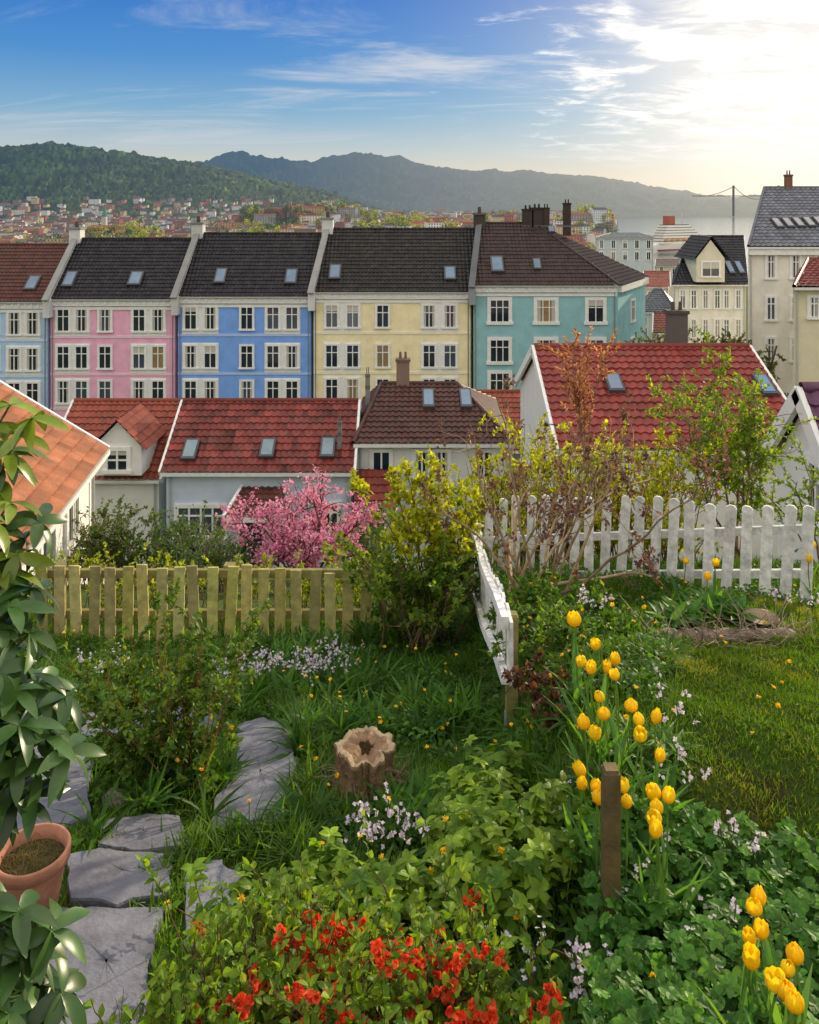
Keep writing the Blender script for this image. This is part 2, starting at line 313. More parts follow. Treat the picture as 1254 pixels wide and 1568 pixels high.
class House:
    def __init__(h,name,eL,eR,rz,depth,base,wall,roofc,hipL=0,hipR=0,over=.35,wm='clap',tw=.3,ch=.38,var=.10,shift=(0,0),verge=WHITE,back=None):
        h.name=name; h.W=M(); h.Rf=M(); h.Wi=M(); h.base=base
        z=(eL[2]+eR[2])/2; eL=A(eL[0],eL[1],z); eR=A(eR[0],eR[1],z); h.eL,h.eR=eL,eR
        e=nrm(eR-eL); n=A(-e[1],e[0],0); h.e=e; h.nin=n; wall=np.array(wall); h.wall=wall
        wL=eL+n*over+e*.12; wR=eR+n*over-e*.12; h.wp=wL
        D=depth*2 if back is None else back
        up=Z_*(rz-z)
        rL=eL+n*depth+up+e*(hipL+shift[0]); rR=eR+n*depth+up-e*hipR+e*shift[1]
        bL=eL+n*D+e*shift[0]*2; bR=eR+n*D+e*shift[1]*2; h.rL,h.rR=rL,rR
        zb=A(0,0,base-z); iL=bL-n*over+e*.12; iR=bR-n*over-e*.12; dn=Z_*-.06
        def q(*a): h.W.poly(list(a),wall,wm)
        q(wL+zb,wR+zb,wR+dn,wL+dn); q(wR+zb,iR+zb,iR+dn,wR+dn); q(iR+zb,iL+zb,iL+dn,iR+dn); q(iL+zb,wL+zb,wL+dn,iL+dn)
        if hipL==0: h.W.poly([wL+dn,rL+e*.12+dn*3,iL+dn],wall,wm)
        if hipR==0: h.W.poly([wR+dn,iR+dn,rR-e*.12+dn*3],wall,wm)
        h.rp=roof_plane(h.Rf,eL,eR,rL,rR,roofc,tw,ch,var=var)
        roof_plane(h.Rf,bR,bL,rR,rL,roofc,tw*2,ch*2,var=var)
        if hipL: roof_plane(h.Rf,bL,eL,rL,rL+nrm(eL-bL)*.01,roofc,tw,ch,var=var)
        if hipR: roof_plane(h.Rf,eR,bR,rR,rR+nrm(bR-eR)*.01,roofc,tw,ch,var=var)
        h.Rf.box(eL,e,n,Z_,(0,np.linalg.norm(eR-eL)),(-.06,.06),(-.13,-.01),verge*.9,'paint')
        tubes(h.Rf,np.array([[rL,rR]])+Z_*.03,np.full((1,2),.11),np.array(roofc)*.9,'tile',6)
        for hip,a,b2,sgn in ((hipL,eL,rL,-1),(hipR,eR,rR,1)):
            if hip==0 and over:
                for aa,bb in ((a,b2),(bL if sgn<0 else bR,b2)):
                    dd=bb-aa; L=np.linalg.norm(dd); dd=dd/L; up2=nrm(Z_-np.dot(Z_,dd)*dd); h.Rf.box(aa,dd,e,up2,(0,L),(-.05+sgn*.05,.05+sgn*.05),(-.22,.07),verge,'paint')
            elif hip: tubes(h.Rf,np.array([[a,b2]])+Z_*.05,np.full((1,2),.1),np.array(roofc)*.9,'tile',6)
        for w_ in (wL+e*.15,wR-e*.15): tubes(h.W,np.array([[w_-n*.08+dn*2,w_-n*.08+zb]]),np.full((1,2),.045),verge*.55,'paint',6)
    def window(h,u,v,wp,hp,fc=WHITE,cols=2,transom=.33,glass=None,trim=.12,o=None):
        if o is None: o=hitp(h.wp,h.nin,u,v)
        w=wp/F*o[1]; hh=hp/F*o[1]; e,n=h.e,-h.nin; win(h.Wi,o,e,n,w,hh,fc,cols,transom,glass,trim)
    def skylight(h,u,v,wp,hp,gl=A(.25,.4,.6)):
        r=h.rp; o=hitp(r['p']+r['n']*.06,r['n'],u,v); a=hitp(r['p'],r['n'],u,v-hp/2); b=hitp(r['p'],r['n'],u,v+hp/2)
        L=np.linalg.norm(a-b)/2; w=wp/F*o[1]/2
        h.Wi.box(o,r['e'],r['s'],r['n'],(-w,w),(-L,L),(0,.14),A(.08,.08,.09)); h.Wi.box(o,r['e'],r['s'],r['n'],(-w*.76,w*.76),(-L*.82,L*.82),(.14,.155),gl*.5,'glass')
    def chimney(h,u,vt,vb,wp,d,col,mt='plaster'):
        o=S(u,vb,d); w=wp/F*d/2; H=(vb-vt)/F*d
        h.W.box(o,X_,Y_,Z_,(-w,w),(-w*.7,w*.7),(-.8,H),col,mt); h.W.box(o,X_,Y_,Z_,(-w*1.15,w*1.15),(-w*.85,w*.85),(H,H+.12),col*.7,mt)
        h.W.box(o,X_,Y_,Z_,(-w*1.08,w*1.08),(-w*.78,w*.78),(-.1,.06),A(.12,.12,.13),'paint')
        for s in (-.4,.4): lathe(h.W,o+X_*w*s+Z_*(H+.12),[(w*.22,0),(w*.18,.3),(w*.1,.3)],col*.6,mt,8)
    def build(h):
        p=empty(h.name); h.W.build('walls',p); h.Rf.build('roof',p); h.Wi.build('windows',p); return p
def win(m,o,e,n,w,h,fc,cols=2,transom=.33,glass=None,trim=.12):
    if glass is None:
        r=R.random(); glass=A(.02,.028,.04) if r<.7 else (A(.06,.08,.11) if r<.9 else A(.30,.2,.1))
    w/=2;h/=2; B=lambda x,y,z,c,mt='paint': m.box(o,e,n,Z_,x,y,z,c,mt)
    B((-w,w),(0,.02),(-h,h),glass,'glass')
    B((-w-trim,w+trim),(0,.09),(h-.03,h+trim),fc); B((-w-trim*1.4,w+trim*1.4),(0,.14),(-h-trim,-h+.02),fc)
    B((-w-trim,-w+.05),(0,.085),(-h+.02,h-.03),fc); B((w-.05,w+trim),(0,.085),(-h+.02,h-.03),fc)
    for i in range(1,cols):
        x=-w+2*w*i/cols; B((x-.035,x+.035),(.02,.075),(-h+.02,h-.03),fc)
    if transom:
        z=h-2*h*transom; B((-w+.05,w-.05),(.02,.07),(z-.03,z+.03),fc)
    r=R.random()
    if r<.35:
        B((-w+.05,-w+.05+w*.35),(.02,.026),(-h+.02,h-.05),A(.5,.48,.44)); B((w-.05-w*.35,w-.05),(.02,.026),(-h+.02,h-.05),A(.5,.48,.44))
    elif r<.5: B((-w+.05,w-.05),(.02,.025),(h-.05-h*R.uniform(.3,1.),h-.05),A(.55,.52,.46))

DR=62.
def row(name,uL,uR,vE,vRg,wall,roofc,wins,rows,sk,shift,hipR=0,base=E-19.5,string=True,fc=WHITE,cut=None):
    eL=S(uL,vE,DR);eR=S(uR,vE,DR); rz=E-(vRg-V0)/F*(DR+5)
    h=House(name,eL,eR,rz,5,base,wall,roofc,0,hipR,.35,'plaster',.3,.4,.08,shift,verge=A(.45,.45,.43))
    L=np.linalg.norm(eR-eL)
    wl=h.wp; h.Wi.box(wl,h.e,-h.nin,Z_,(0,L-.24),(0,.22),(-.55,-.1),fc); h.Wi.box(wl,h.e,-h.nin,Z_,(0,L-.24),(0,.10),(-.85,-.62),fc)
    nb=int(L/.5)
    for i in range(nb): h.Wi.box(wl,h.e,-h.nin,Z_,(.15+i*.5,.3+i*.5),(.22,.3),(-.4,-.12),fc)
    for rv in rows:
        for wn in wins:
            if len(wn)==2:
                o=hitp(h.wp,h.nin,(wn[0]+wn[1])/2,rv); hw=(wn[1]-wn[0]+22)/F*DR/2
                h.Wi.box(o,h.e,-h.nin,Z_,(-hw-.1,hw+.1),(0,.03),(-1.2,1.05),fc)
            for uu in wn: 
                o=hitp(h.wp-h.nin*.03,h.nin,uu,rv); win(h.Wi,o,h.e,-h.nin,.92,1.66,fc,2,.34)
        if string: 
            o=hitp(h.wp,h.nin,uL,rv+26); h.Wi.box(A(wl[0],o[1],o[2]),h.e,-h.nin,Z_,(0,L-.24),(0,.05),(-.09,.09),wall*.6+fc*.4)
    for s in sk: h.skylight(*s)
    return h
DARK=(.010,.010,.016)
h=row('light_blue_house',-60,72,462,375,A(.44,.62,.86),(.09,.027,.02),[(-40,-12),(22,50)],[495,550,603],[(50,434,18,20)],(0,.1)); h.build()
h=row('pink_house',72,268,458,366,A(.84,.44,.60),DARK,[(97,125),(161,),(213,242)],[490,547,600],[(107,428,17,22),(208,427,20,20)],(.1,.4)); h.build()
h=row('blue_house',268,477,454,358,A(.21,.40,.86),DARK,[(292,322),(378,),(418,447)],[487,546,600],[(338,423,17,22),(446,424,18,22)],(.4,.7)); h.build()
h=row('yellow_house',477,723,447,351,A(.90,.79,.50),(.014,.013,.013),[(508,540),(586,),(657,689)],[484,545,597],[(513,417,18,22),(689,419,18,20)],(.7,1.)); h.build()
TE=A(.30,.54,.58); h=row('teal_house',723,948,437,342,TE,(.045,.025,.023),[],[],[],(1.,0),hipR=5.6)
for rv in (476,537,588):
    for uu in (765,836,912): 
        o=hitp(h.wp,h.nin,uu,rv); win(h.Wi,o,h.e,-h.nin,1.45 if uu<900 else 1.2,1.65,WHITE,3 if uu<900 else 2,.34,trim=.22)
c0=S(948,437,DR)+Y_*.35; c1=A((988-U0)/F*70,70,c0[2]); ee=nrm(c1-c0); L=np.linalg.norm(c1-c0); nn=A(ee[1],-ee[0],0)
h.W.poly([A(c0[0],c0[1],h.base),A(c1[0],c1[1],h.base),c1,c0],TE,'plaster'); h.W.poly([A(c1[0],c1[1],h.base),A(c1[0]-2,80,h.base),A(c1[0]-2,80,c1[2]),c1],TE,'plaster')
roof_plane(h.Rf,c0-Y_*.35+nn*.2,c1+nn*.3,h.rR,h.rR+ee*.01,(.045,.025,.023),.3,.4)
h.Rf.box(c0,ee,nn,Z_,(0,L),(0,.3),(-.55,-.05),WHITE*.9)
for rv in (478,537,588):
    z=E-(rv-V0)/F*65; win(h.Wi,A(c0[0],c0[1],z)+ee*L*.5,ee,nn,1.1,1.65,WHITE,2,.34)
for s in ((761,405,20,24),(822,405,12,16),(844,352,10,9)): h.skylight(*s)
for u0,vt,w in ((808,322,16),(822,320,16),(836,320,10),(868,313,11)): h.chimney(u0,vt,346,w,67,A(.06,.045,.04))
h.build()
fw=M()
for uu,ve,vr,sx,c in ((72,460,366,.1,WHITE*.75),(268,456,358,.4,WHITE*.65),(477,449,351,.7,WHITE*.75),(723,440,344,1.,A(.28,.30,.32))):
    a=S(uu,ve,DR-.3); b_=A(a[0]+sx,DR+5,E-(vr-V0)/F*(DR+5)); dd=b_-a; L=np.linalg.norm(dd); dd/=L; sd=nrm(np.cross(dd,Z_)); up=np.cross(sd,dd)
    fw.box(a,dd,sd,up,(-.2,L),(-.17,.17),(-.5,.26),c,'plaster'); fw.box(a,dd,sd,up,(-.3,L+.1),(-.24,.24),(.26,.35),c*.5,'plaster')
    fw.box(a,X_,Y_,Z_,(-.25,.25),(-.2,.5),(-1.3,.1),c,'plaster')
    fw.box(b_,X_,Y_,Z_,(-.45,.45),(-.5,.5),(-.5,.8),c if uu<700 else A(.07,.06,.05),'plaster'); fw.box(b_,X_,Y_,Z_,(-.55,.55),(-.6,.6),(.8,.95),c*.4,'plaster')
    lathe(fw,b_+Z_*.95,[(.16,0),(.14,.5),(.05,.5)],A(.08,.06,.05),'plaster',8)
fw.build('fire_walls')

RED=(.27,.062,.036); ORG=(.46,.18,.085)
pf=A(-8.1,22,E-6.42); pn=pf+nrm(A(.145,-.99,0))*9.5
h=House('terracotta_roof_house',pn,pf,E-6.42+3.0,4.5,E-11,WHITE,ORG,tw=.26,ch=.36,over=.4,var=.12)
for uu,vv,w_,h_ in ((108,792,16,30),(70,830,20,34)): 
    o=hitp(h.wp,h.nin,uu,vv); win(h.Wi,o,h.e,-h.nin,1.0,1.1,WHITE,2,0)
h.W.box(pf+A(-.4,-1.8,-2.9),X_,Y_,Z_,(0,1.2),(0,1.3),(0,.08),WHITE); h.build()
h=House('dormer_house',S(60,735,33),S(244,735,33),E-(614-V0)/F*36.5,3.5,E-16,WHITE,RED,tw=.26,ch=.36)
o=S(180,728,32.5); dw=.95
h.W.poly([o+X_*-dw,o+X_*dw,o+X_*dw+Z_*1.15,o+X_*-dw+Z_*1.15],WHITE,'clap'); h.W.poly([o+X_*dw+Z_*1.15,o+Z_*2.1,o-X_*dw+Z_*1.15],WHITE,'clap')
for s in (-1,1): h.W.poly([o+X_*dw*s,o+X_*dw*s+Y_*3,o+X_*dw*s+Y_*3+Z_*1.15,o+X_*dw*s+Z_*1.15],WHITE,'clap')
of=o-Y_*.25
roof_plane(h.Rf,of+A(-dw-.2,3,1.0),of+A(-dw-.2,0,1.0),of+A(0,3,2.2),of+A(0,0,2.2),RED,.26,.36); roof_plane(h.Rf,of+A(dw+.2,0,1.0),of+A(dw+.2,3,1.0),of+A(0,0,2.2),of+A(0,3,2.2),RED,.26,.36)
win(h.Wi,o-Y_*.0+Z_*.62,X_,-Y_,.85,.8,WHITE,2,.5); h.build()
h=House('timber_house',S(246,724,32),S(541,724,32),E-(614-V0)/F*35.2,3.2,E-15.5,A(.60,.69,.84),(.19,.037,.03),tw=.26,ch=.36,var=.25)
h.window(308,798,72,44,cols=4,transom=.3); h.window(500,792,36,40,cols=3,transom=.3)
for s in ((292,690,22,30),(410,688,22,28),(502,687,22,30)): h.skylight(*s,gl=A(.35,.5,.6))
po=hitp(h.wp,h.nin,388,860); h.Wi.box(po,X_,-Y_,Z_,(-.5,.5),(0,.06),(-.2,1.6),A(.03,.04,.05)); h.Wi.box(po,X_,-Y_,Z_,(-.62,.62),(0,.04),(-.2,1.75),WHITE)
a=S(344,793,30.4);b_=S(430,793,30.4); ra=A(a[0]+.3,32.3,E-(746-V0)/F*32.3); rb=A(b_[0]-.1,32.3,ra[2])
roof_plane(h.Rf,a,b_,ra,rb,(.12,.038,.03),.26,.36); h.Rf.box(a,X_,Y_,Z_,(0,b_[0]-a[0]),(-.05,.05),(-.16,-.01),WHITE)
for q in (a,b_): h.W.box(q+A(0,.2,0),X_,Y_,Z_,(-.06,.06),(-.06,.06),(-3,-.05),WHITE)
dd=ra-a; L=np.linalg.norm(dd); dd/=L; h.Rf.box(a,dd,X_,Z_,(0,L),(-.1,.02),(-.2,.1),WHITE)
h.chimney(520,650,664,6,33,A(.2,.2,.2)); h.build()
h=House('white_house',S(541,680,33),S(788,680,33),E-(588-V0)/F*37,4,E-15.5,WHITE,(.085,.033,.026),hipL=1.0,hipR=2.1,tw=.26,ch=.36)
for uu in (584,646,676,741): h.window(uu,713,27 if uu in(584,741) else 22,44,cols=2,transom=0,glass=A(.015,.03,.06))
for uu in (575,725): h.window(uu,795,30,44,cols=2,transom=0)
for s in ((656,612,18,28),(713,612,18,28)): h.skylight(*s)
h.chimney(617,553,592,20,37,A(.25,.17,.13)); h.chimney(563,577,592,7,36,A(.22,.22,.22))
a=S(541,780,31.5); b_=S(606,780,31.5); roof_plane(h.Rf,a,b_,a+A(0,1.5,1.05),b_+A(0,1.5,1.05),(.24,.05,.035),.26,.36)
h.build()
h=House('grey_house',S(728,690,40),S(830,690,40),E-(600-V0)/F*43.5,3.5,E-17,A(.36,.37,.39),RED,tw=.26,ch=.36); h.build()
h=House('red_roof_house',S(856,690,24),S(1250,690,24),E-(531-V0)/F*28.8,4.8,E-11.5,WHITE,(.26,.045,.036),tw=.27,ch=.36,hipL=0)
for uu in (925,955,1010): h.window(uu,735,24,44,cols=2,transom=.3,glass=A(.1,.1,.09))
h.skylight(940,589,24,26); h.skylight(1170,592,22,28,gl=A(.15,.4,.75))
h.chimney(1036,480,528,28,29,A(.13,.11,.105)); h.build()
h=House('white_gable_house',A(7.0,13.15,E-4.75),A(12.5,13.15,E-4.75),E-3.2,1.5,E-8,WHITE,(.15,.06,.12),over=.3,tw=.25,ch=.3)
win(h.Wi,A(7.11,14.2,E-4.9),A(0,-1,0),A(-1,0,0),.5,1.0,WHITE,2,.3); h.build()
h=House('beige_apartment_house',S(1146,378,50),S(1420,378,50),E-(288-V0)/F*57,7,E-19,A(.80,.76,.67),(.15,.16,.19),hipL=1.0,wm='plaster',tw=.35,ch=.4,var=.1,shift=(3.0,3.0))
for vv in (408,472,535):
    for uu in (1180,1218,1256): h.window(uu,vv,13,34,cols=2,transom=.3)
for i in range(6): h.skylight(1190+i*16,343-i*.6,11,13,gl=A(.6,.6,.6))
h.chimney(1207,270,300,10,57,A(.2,.11,.07)); h.W.box(h.wp,h.e,-h.nin,Z_,(0,12),(0,.3),(-.5,-.05),WHITE); h.build()
h=House('dark_red_roof_house',S(1216,440,38),S(1420,440,38),E-(398-V0)/F*42,4,E-15,A(.78,.70,.50),(.2,.045,.035),hipL=.6,shift=(2.0,2.0)); h.window(1246,470,14,30); h.build()
h=House('cream_villa',S(1030,436,76),S(1146,436,76),E-(362-V0)/F*82,6,E-19,A(.80,.77,.68),(.02,.02,.028),hipL=1.8,wm='plaster',tw=.35,ch=.4,shift=(2.,2.))
for vv in (458,503):
    for uu in (1045,1062,1080,1098,1112,1130): h.window(uu,vv,8,27,cols=2,transom=.3)
o=S(1088,432,75.5); h.W.box(o,X_,Y_,Z_,(-1.3,1.3),(0,5),(0,2.2),A(.7,.65,.52),'plaster'); win(h.Wi,o+Z_*1.2,X_,-Y_,1.6,1.3,WHITE,2,0)
roof_plane(h.Rf,o+A(-1.7,5,2),o+A(-1.7,-.3,2),o+A(0,5,4.2),o+A(0,-.3,4.2),(.02,.02,.03)); roof_plane(h.Rf,o+A(1.7,-.3,2),o+A(1.7,5,2),o+A(0,-.3,4.2),o+A(0,5,4.2),(.02,.02,.03))
h.W.poly([o+A(-1.3,0,2.2),o+A(1.3,0,2.2),o+A(0,0,3.9)],A(.7,.65,.52),'plaster')
for uu in (1117,1132): h.skylight(uu,410,9,18)
h.build()
def small(name,uL,uR,vE,vR,d,dep,wall,rc,hip=0,vb=(455,),wm='clap'):
    tx=((uL+uR)/2-U0)/F*dep
    h=House(name,S(uL,vE,d),S(uR,vE,d),E-(vR-V0)/F*(d+dep),dep,float(gz(0,d))-3,wall,rc,hipL=hip,hipR=hip,wm=wm,tw=.4,ch=.5,shift=(tx,tx))
    nw=max(1,int((uR-uL)/16))
    for v_ in vb:
        for i in range(nw): h.window(uL+(uR-uL)*(i+.5)/nw,v_,6,12,cols=2,transom=0)
    h.build()
small('slate_roof_house',978,1036,478,443,84,5,WHITE*.9,(.12,.13,.15),1.5,(492,508))
small('red_roof_cottage',985,1026,440,416,105,5,A(.7,.6,.5),(.28,.08,.055),0,(452,))
small('harbour_office',912,1002,364,357,170,8,A(.55,.6,.62),(.25,.27,.29),3,(374,392),'plaster')
small('warehouse',1003,1062,408,397,230,10,A(.65,.6,.5),(.22,.17,.14),0,(414,),'plaster')
small('timber_villa',1000,1034,510,480,70,4,WHITE,(.25,.075,.055),0,(525,))

# ---------------------------------------------------------------- fences
lf=M(); WY=A(.44,.39,.14)
nP=22
for i in range(nP):
    u_=66+i*25.9; x=(u_-U0)/F*8.05; z=float(gz(x,8.05)); wv=R.uniform(-.025,.025); c=WY*R.uniform(.7,1.15)*A(1,R.uniform(.94,1.08),R.uniform(.8,1.2))
    ax=nrm(A(1,0,R.uniform(-.03,.03))); up=nrm(A(R.gauss(0,.02),0,1)); lf.box(A(x,8.05+R.uniform(-.008,.008),z),ax,Y_,up,(-.052,.052),(-.012,.012),(-.02,.76+wv),c,'wood'); 
for zz in (.2,.6): lf.box(A(0,8.1,0),nrm(A(1,0,0)),Y_,Z_,(-3.7,.05),(0,.05),(float(gz(-2,8.05))+zz,float(gz(-2,8.05))+zz+.08),WY*.6,'wood')
for x in (-3.5,-1.8,-.1): lf.box(A(x,8.19,float(gz(x,8.1))),X_,Y_,Z_,(-.05,.05),(-.05,.05),(-.2,.72),WY*.5,'wood')
lf.build('wooden_picket_fence')
wf=M(); a=A(.72,8.9);b_=A(3.36,6.95); nP=21
for i in range(nP):
    t=i/(nP-1); p=a+(b_-a)*t; z=float(gz(*p)); dr=nrm(A(*(b_-a),0)); up=nrm(A(R.gauss(0.015,.02)+.05*t,0,1)); c=WHITE*R.uniform(.88,1.02); pr=A(-dr[1],dr[0],0); o=A(*p,z); hh=.80+R.uniform(-.015,.015)
    wf.box(o,dr,pr,up,(-.045,.045),(-.012,.012),(.0,hh),c,'wood'); wf.box(o,dr,pr,up,(-.037,.037),(-.012,.012),(hh,hh+.012),c,'wood'); wf.box(o,dr,pr,up,(-.024,.024),(-.012,.012),(hh+.012,hh+.021),c,'wood')
z0,z1=float(gz(*a)),float(gz(*b_)); dr=nrm(A(*(b_-a),z1-z0)); L=np.linalg.norm(A(*(b_-a),z1-z0)); pr=nrm(A(-dr[1],dr[0],0))
for zz in (.2,.58): wf.box(A(*a,z0+zz),dr,pr,Z_,(0,L),(.014,.06),(0,.07),WHITE*.8,'wood')
a=A(.70,8.9);b_=A(.62,5.0); nP=30
bz=lambda t:E-4.12+1.22*t+.03*math.sin(t*9); hz=lambda t:.78-.36*t
for i in range(nP):
    t=i/(nP-1); p=a+(b_-a)*t; wf.box(A(*p,bz(t)),Y_,X_,nrm(A(R.gauss(0,.015),0,1)),(-.04,.04),(-.01,.01),(0,hz(t)-.03),WHITE*R.uniform(.85,1.0),'wood')
for lo in (0,1):
    k=6
    for j in range(k):
        f=lambda t:A(a[0]+(b_[0]-a[0])*t-.035,a[1]+(b_[1]-a[1])*t,bz(t)+(.03 if lo==0 else hz(t)-.05-.04*math.sin(t*3.1)))
        pa,pb=f(j/k),f((j+1)/k); dd=pb-pa; L=np.linalg.norm(dd); wf.box(pa,dd/L,X_,Z_,(-.01,L+.01),(-.025,.02),(-.035,.04),WHITE,'wood')
wf.build('white_picket_fence')
def post(u,vb,h,w,c,name='fence_post'):
    p=ground_at(u,vb); m=M(); up=nrm(A(R.gauss(0,.01),0,1)); m.box(p,X_,Y_,up,(-w,w),(-w,w),(-.2,h),c,'wood'); m.box(p,X_,Y_,up,(-w*.8,w*.8),(-w*.8,w*.8),(h,h+.012),c*1.2,'wood')
    m.box(p,X_,Y_,up,(-w-.005,w+.005),(-w-.005,w+.005),(-.1,.07),A(.25,.25,.25),'stone'); m.build(name); return p
post(935,1450,.66,.03,A(.13,.095,.04)); post(783,1110,.70,.036,A(.28,.24,.09))
o=A(.66,8.8,float(gz(.66,8.8))); m=M(); m.box(o,X_,Y_,Z_,(-.045,.045),(-.045,.045),(-.2,1.12),A(.22,.18,.08),'wood'); m.build('fence_post')

# ---------------------------------------------------------------- garden hardscape
slabs=[[(362,1118),(400,1108),(455,1116),(450,1150),(452,1195),(436,1220),(430,1266),(380,1280),(318,1282),(328,1235),(352,1205)],
 [(100,1320),(150,1310),(180,1314),(266,1316),(260,1350),(258,1382),(180,1394),(108,1388)],
 [(66,1404),(140,1400),(252,1406),(240,1440),(228,1500),(212,1590),(110,1640),(40,1600)],
 [(288,1335),(335,1326),(380,1362),(372,1420),(335,1475),(280,1460)],
 [(-40,1140),(60,1142),(146,1168),(136,1215),(140,1260),(60,1290),(-50,1295)],
 [(110,1100),(220,1090),(340,1096),(328,1138),(230,1146),(120,1140)],
 [(160,1266),(225,1256),(276,1260),(290,1304),(215,1314),(150,1302)],[(-30,1404),(30,1407),(48,1500),(30,1600),(-60,1600)],[(15,1296),(60,1292),(92,1305),(92,1330),(40,1345),(0,1330)]]
polys=[]
for sl in slabs:
    pp=np.array([ground_at(u,v)[:2] for u,v in sl]); 
    q=[]
    for i in range(len(pp)):
        a,b_=pp[i],pp[(i+1)%len(pp)]
        for t in np.linspace(0,1,6)[:-1]: q.append(a+(b_-a)*t+rng.normal(0,.007,2))
    q=np.array(q); m=M(); c=q.mean(0); n=len(q); polys.append(c+(q-c)*1.03)
    G=np.c_[q,np.ones(n)]; co_=np.linalg.lstsq(G,gz(q[:,0],q[:,1]),rcond=None)[0]
    rings=[(1.0,-.08),(1.0,.026),(.985,.036),(.7,.038),(.35,.037),(.02,.038)]
    V=[]
    for s,hh in rings:
        r_=c+(q-c)*s; z=np.c_[r_,np.ones(n)]@co_+hh+(rng.normal(0,.0015,n) if s<1 else 0); V.append(np.c_[r_,z]); V[-1]=np.vstack([V[-1],V[-1][:1]])
    cc=A(.15,.155,.19)*R.uniform(.85,1.15)
    m.add(np.concatenate(V[:3]),gridfaces(3,n+1),cc,'stone',False); m.add(np.concatenate(V[2:]),gridfaces(4,n+1),cc,'stone',True); m.build('paving_stone')
def inpoly(x,y,q):
    r=np.zeros(len(x),bool); j=len(q)-1
    for i in range(len(q)):
        c=((q[i,1]>y)!=(q[j,1]>y))&(x<(q[j,0]-q[i,0])*(y-q[i,1])/(q[j,1]-q[i,1]+1e-12)+q[i,0]); r^=c; j=i
    return r
def rock(u,v,r,c=A(.18,.165,.13)):
    p=ground_at(u,v); m=M(); s=R.random()*9
    lathe(m,p,[(r*math.sin(a)+.001,r*.6*-math.cos(a)) for a in np.linspace(0,math.pi,12)],c,'stone',18,lambda rr,z,a:(rr*(1+.25*noise.noise(Vector((math.cos(a)*2,math.sin(a)*2,z/r*2+s)))),z*(1+.2*noise.noise(Vector((math.cos(a),math.sin(a),s))))))
    m.build('garden_rock')
rock(185,1225,.10); rock(250,1200,.08); rock(660,1245,.07,A(.2,.12,.07)); rock(700,1010,.12); rock(590,1375,.07,A(.4,.38,.35))
for uu in range(965,1235,30): rock(uu,972+(uu%3)*2,.09,A(.2,.16,.12))
# stump
p=ground_at(560,1222); m=M()
def sf(r,z,a):
    nx=lambda f,o:noise.noise(Vector((math.cos(a)*f,math.sin(a)*f,z*1.8+o)))
    fl=1+.55*max(0,.10-z)/.12*max(0,nx(1.6,3)*2.2)
    zz=z
    if z>.15: zz=z*(1+.16*noise.noise(Vector((math.cos(a)*2.2,math.sin(a)*2.2,5)))+.05*noise.noise(Vector((math.cos(a)*9,math.sin(a)*9,2))))
    return r*(1+.28*nx(1.8,0)+.14*nx(6,1)+.06*nx(16,2))*fl, zz
lathe(m,p,[(.185,-.04),(.175,.04),(.158,.10),(.146,.16),(.148,.22),(.156,.28),(.15,.29)],A(.22,.145,.085),'bark',90,sf,smooth=False)
lathe(m,p,[(.15,.29),(.135,.296),(.12,.288)],A(.42,.32,.21),'bark',90,sf); lathe(m,p,[(.12,.288),(.08,.292),(.045,.28)],A(.28,.18,.11),'bark',90,sf); lathe(m,p,[(.045,.28),(.03,.25),(.001,.245)],A(.09,.055,.03),'bark',90,sf)
for _ in range(16):
    a=R.uniform(-3.0,.3); B=p+A(math.cos(a)*.135,math.sin(a)*.135,R.uniform(.07,.2)); t=np.linspace(0,1,6)[:,None]; dd=A(math.cos(a),math.sin(a),0)
    pts=B+dd*t*.07+Z_*(-.2*t**.8)+rng.normal(0,.009,(6,3)); tubes(m,pts[None],np.linspace(.022,.01,6)[None],A(.26,.18,.11)*R.uniform(.6,1.2),'bark',7)
for _ in range(70):
    a=R.uniform(0,6.28); B=p+A(math.cos(a)*.15,math.sin(a)*.15,.03+R.random()*.2); tubes(m,grow(B[None],A(math.cos(a),math.sin(a),R.uniform(-.5,.6))[None],R.uniform(.05,.16),5,.3),taper(1,5,.004,.002),A(.26,.19,.13),'bark',4)
m.build('tree_stump')
# pot
p=ground_at(50,1392); pot=empty('flower_pot'); m=M(); CL=A(.42,.19,.12)
lathe(m,p,[(.001,0),(.095,0),(.10,.01),(.132,.19),(.134,.20),(.150,.205),(.153,.25),(.149,.257),(.138,.255),(.132,.20),(.13,.19)],CL,'clay',48); m.build('pot',pot)
m=M(); lathe(m,p,[(.131,.2),(.08,.215),(.001,.22)],A(.07,.06,.025),'bark',24)
B=p+np.c_[rng.normal(0,.05,(260,2)),np.full(260,.21)]; strip(m,B,np.c_[rng.normal(0,.8,(260,2)),np.ones(260)],.05,.004,jit((.12,.11,.03),(.2,.16,.06),260),[1,.7,.1],.4,0,'leaf',two=True); m.build('soil_and_moss_tuft',pot)
p=ground_at(1165,955); m=M(); lathe(m,p,[(.001,.01),(.08,.01),(.125,.05),(.132,.055),(.12,.05),(.08,.025),(.001,.025)],A(.28,.21,.14),'clay',32); m.build('garden_dish')

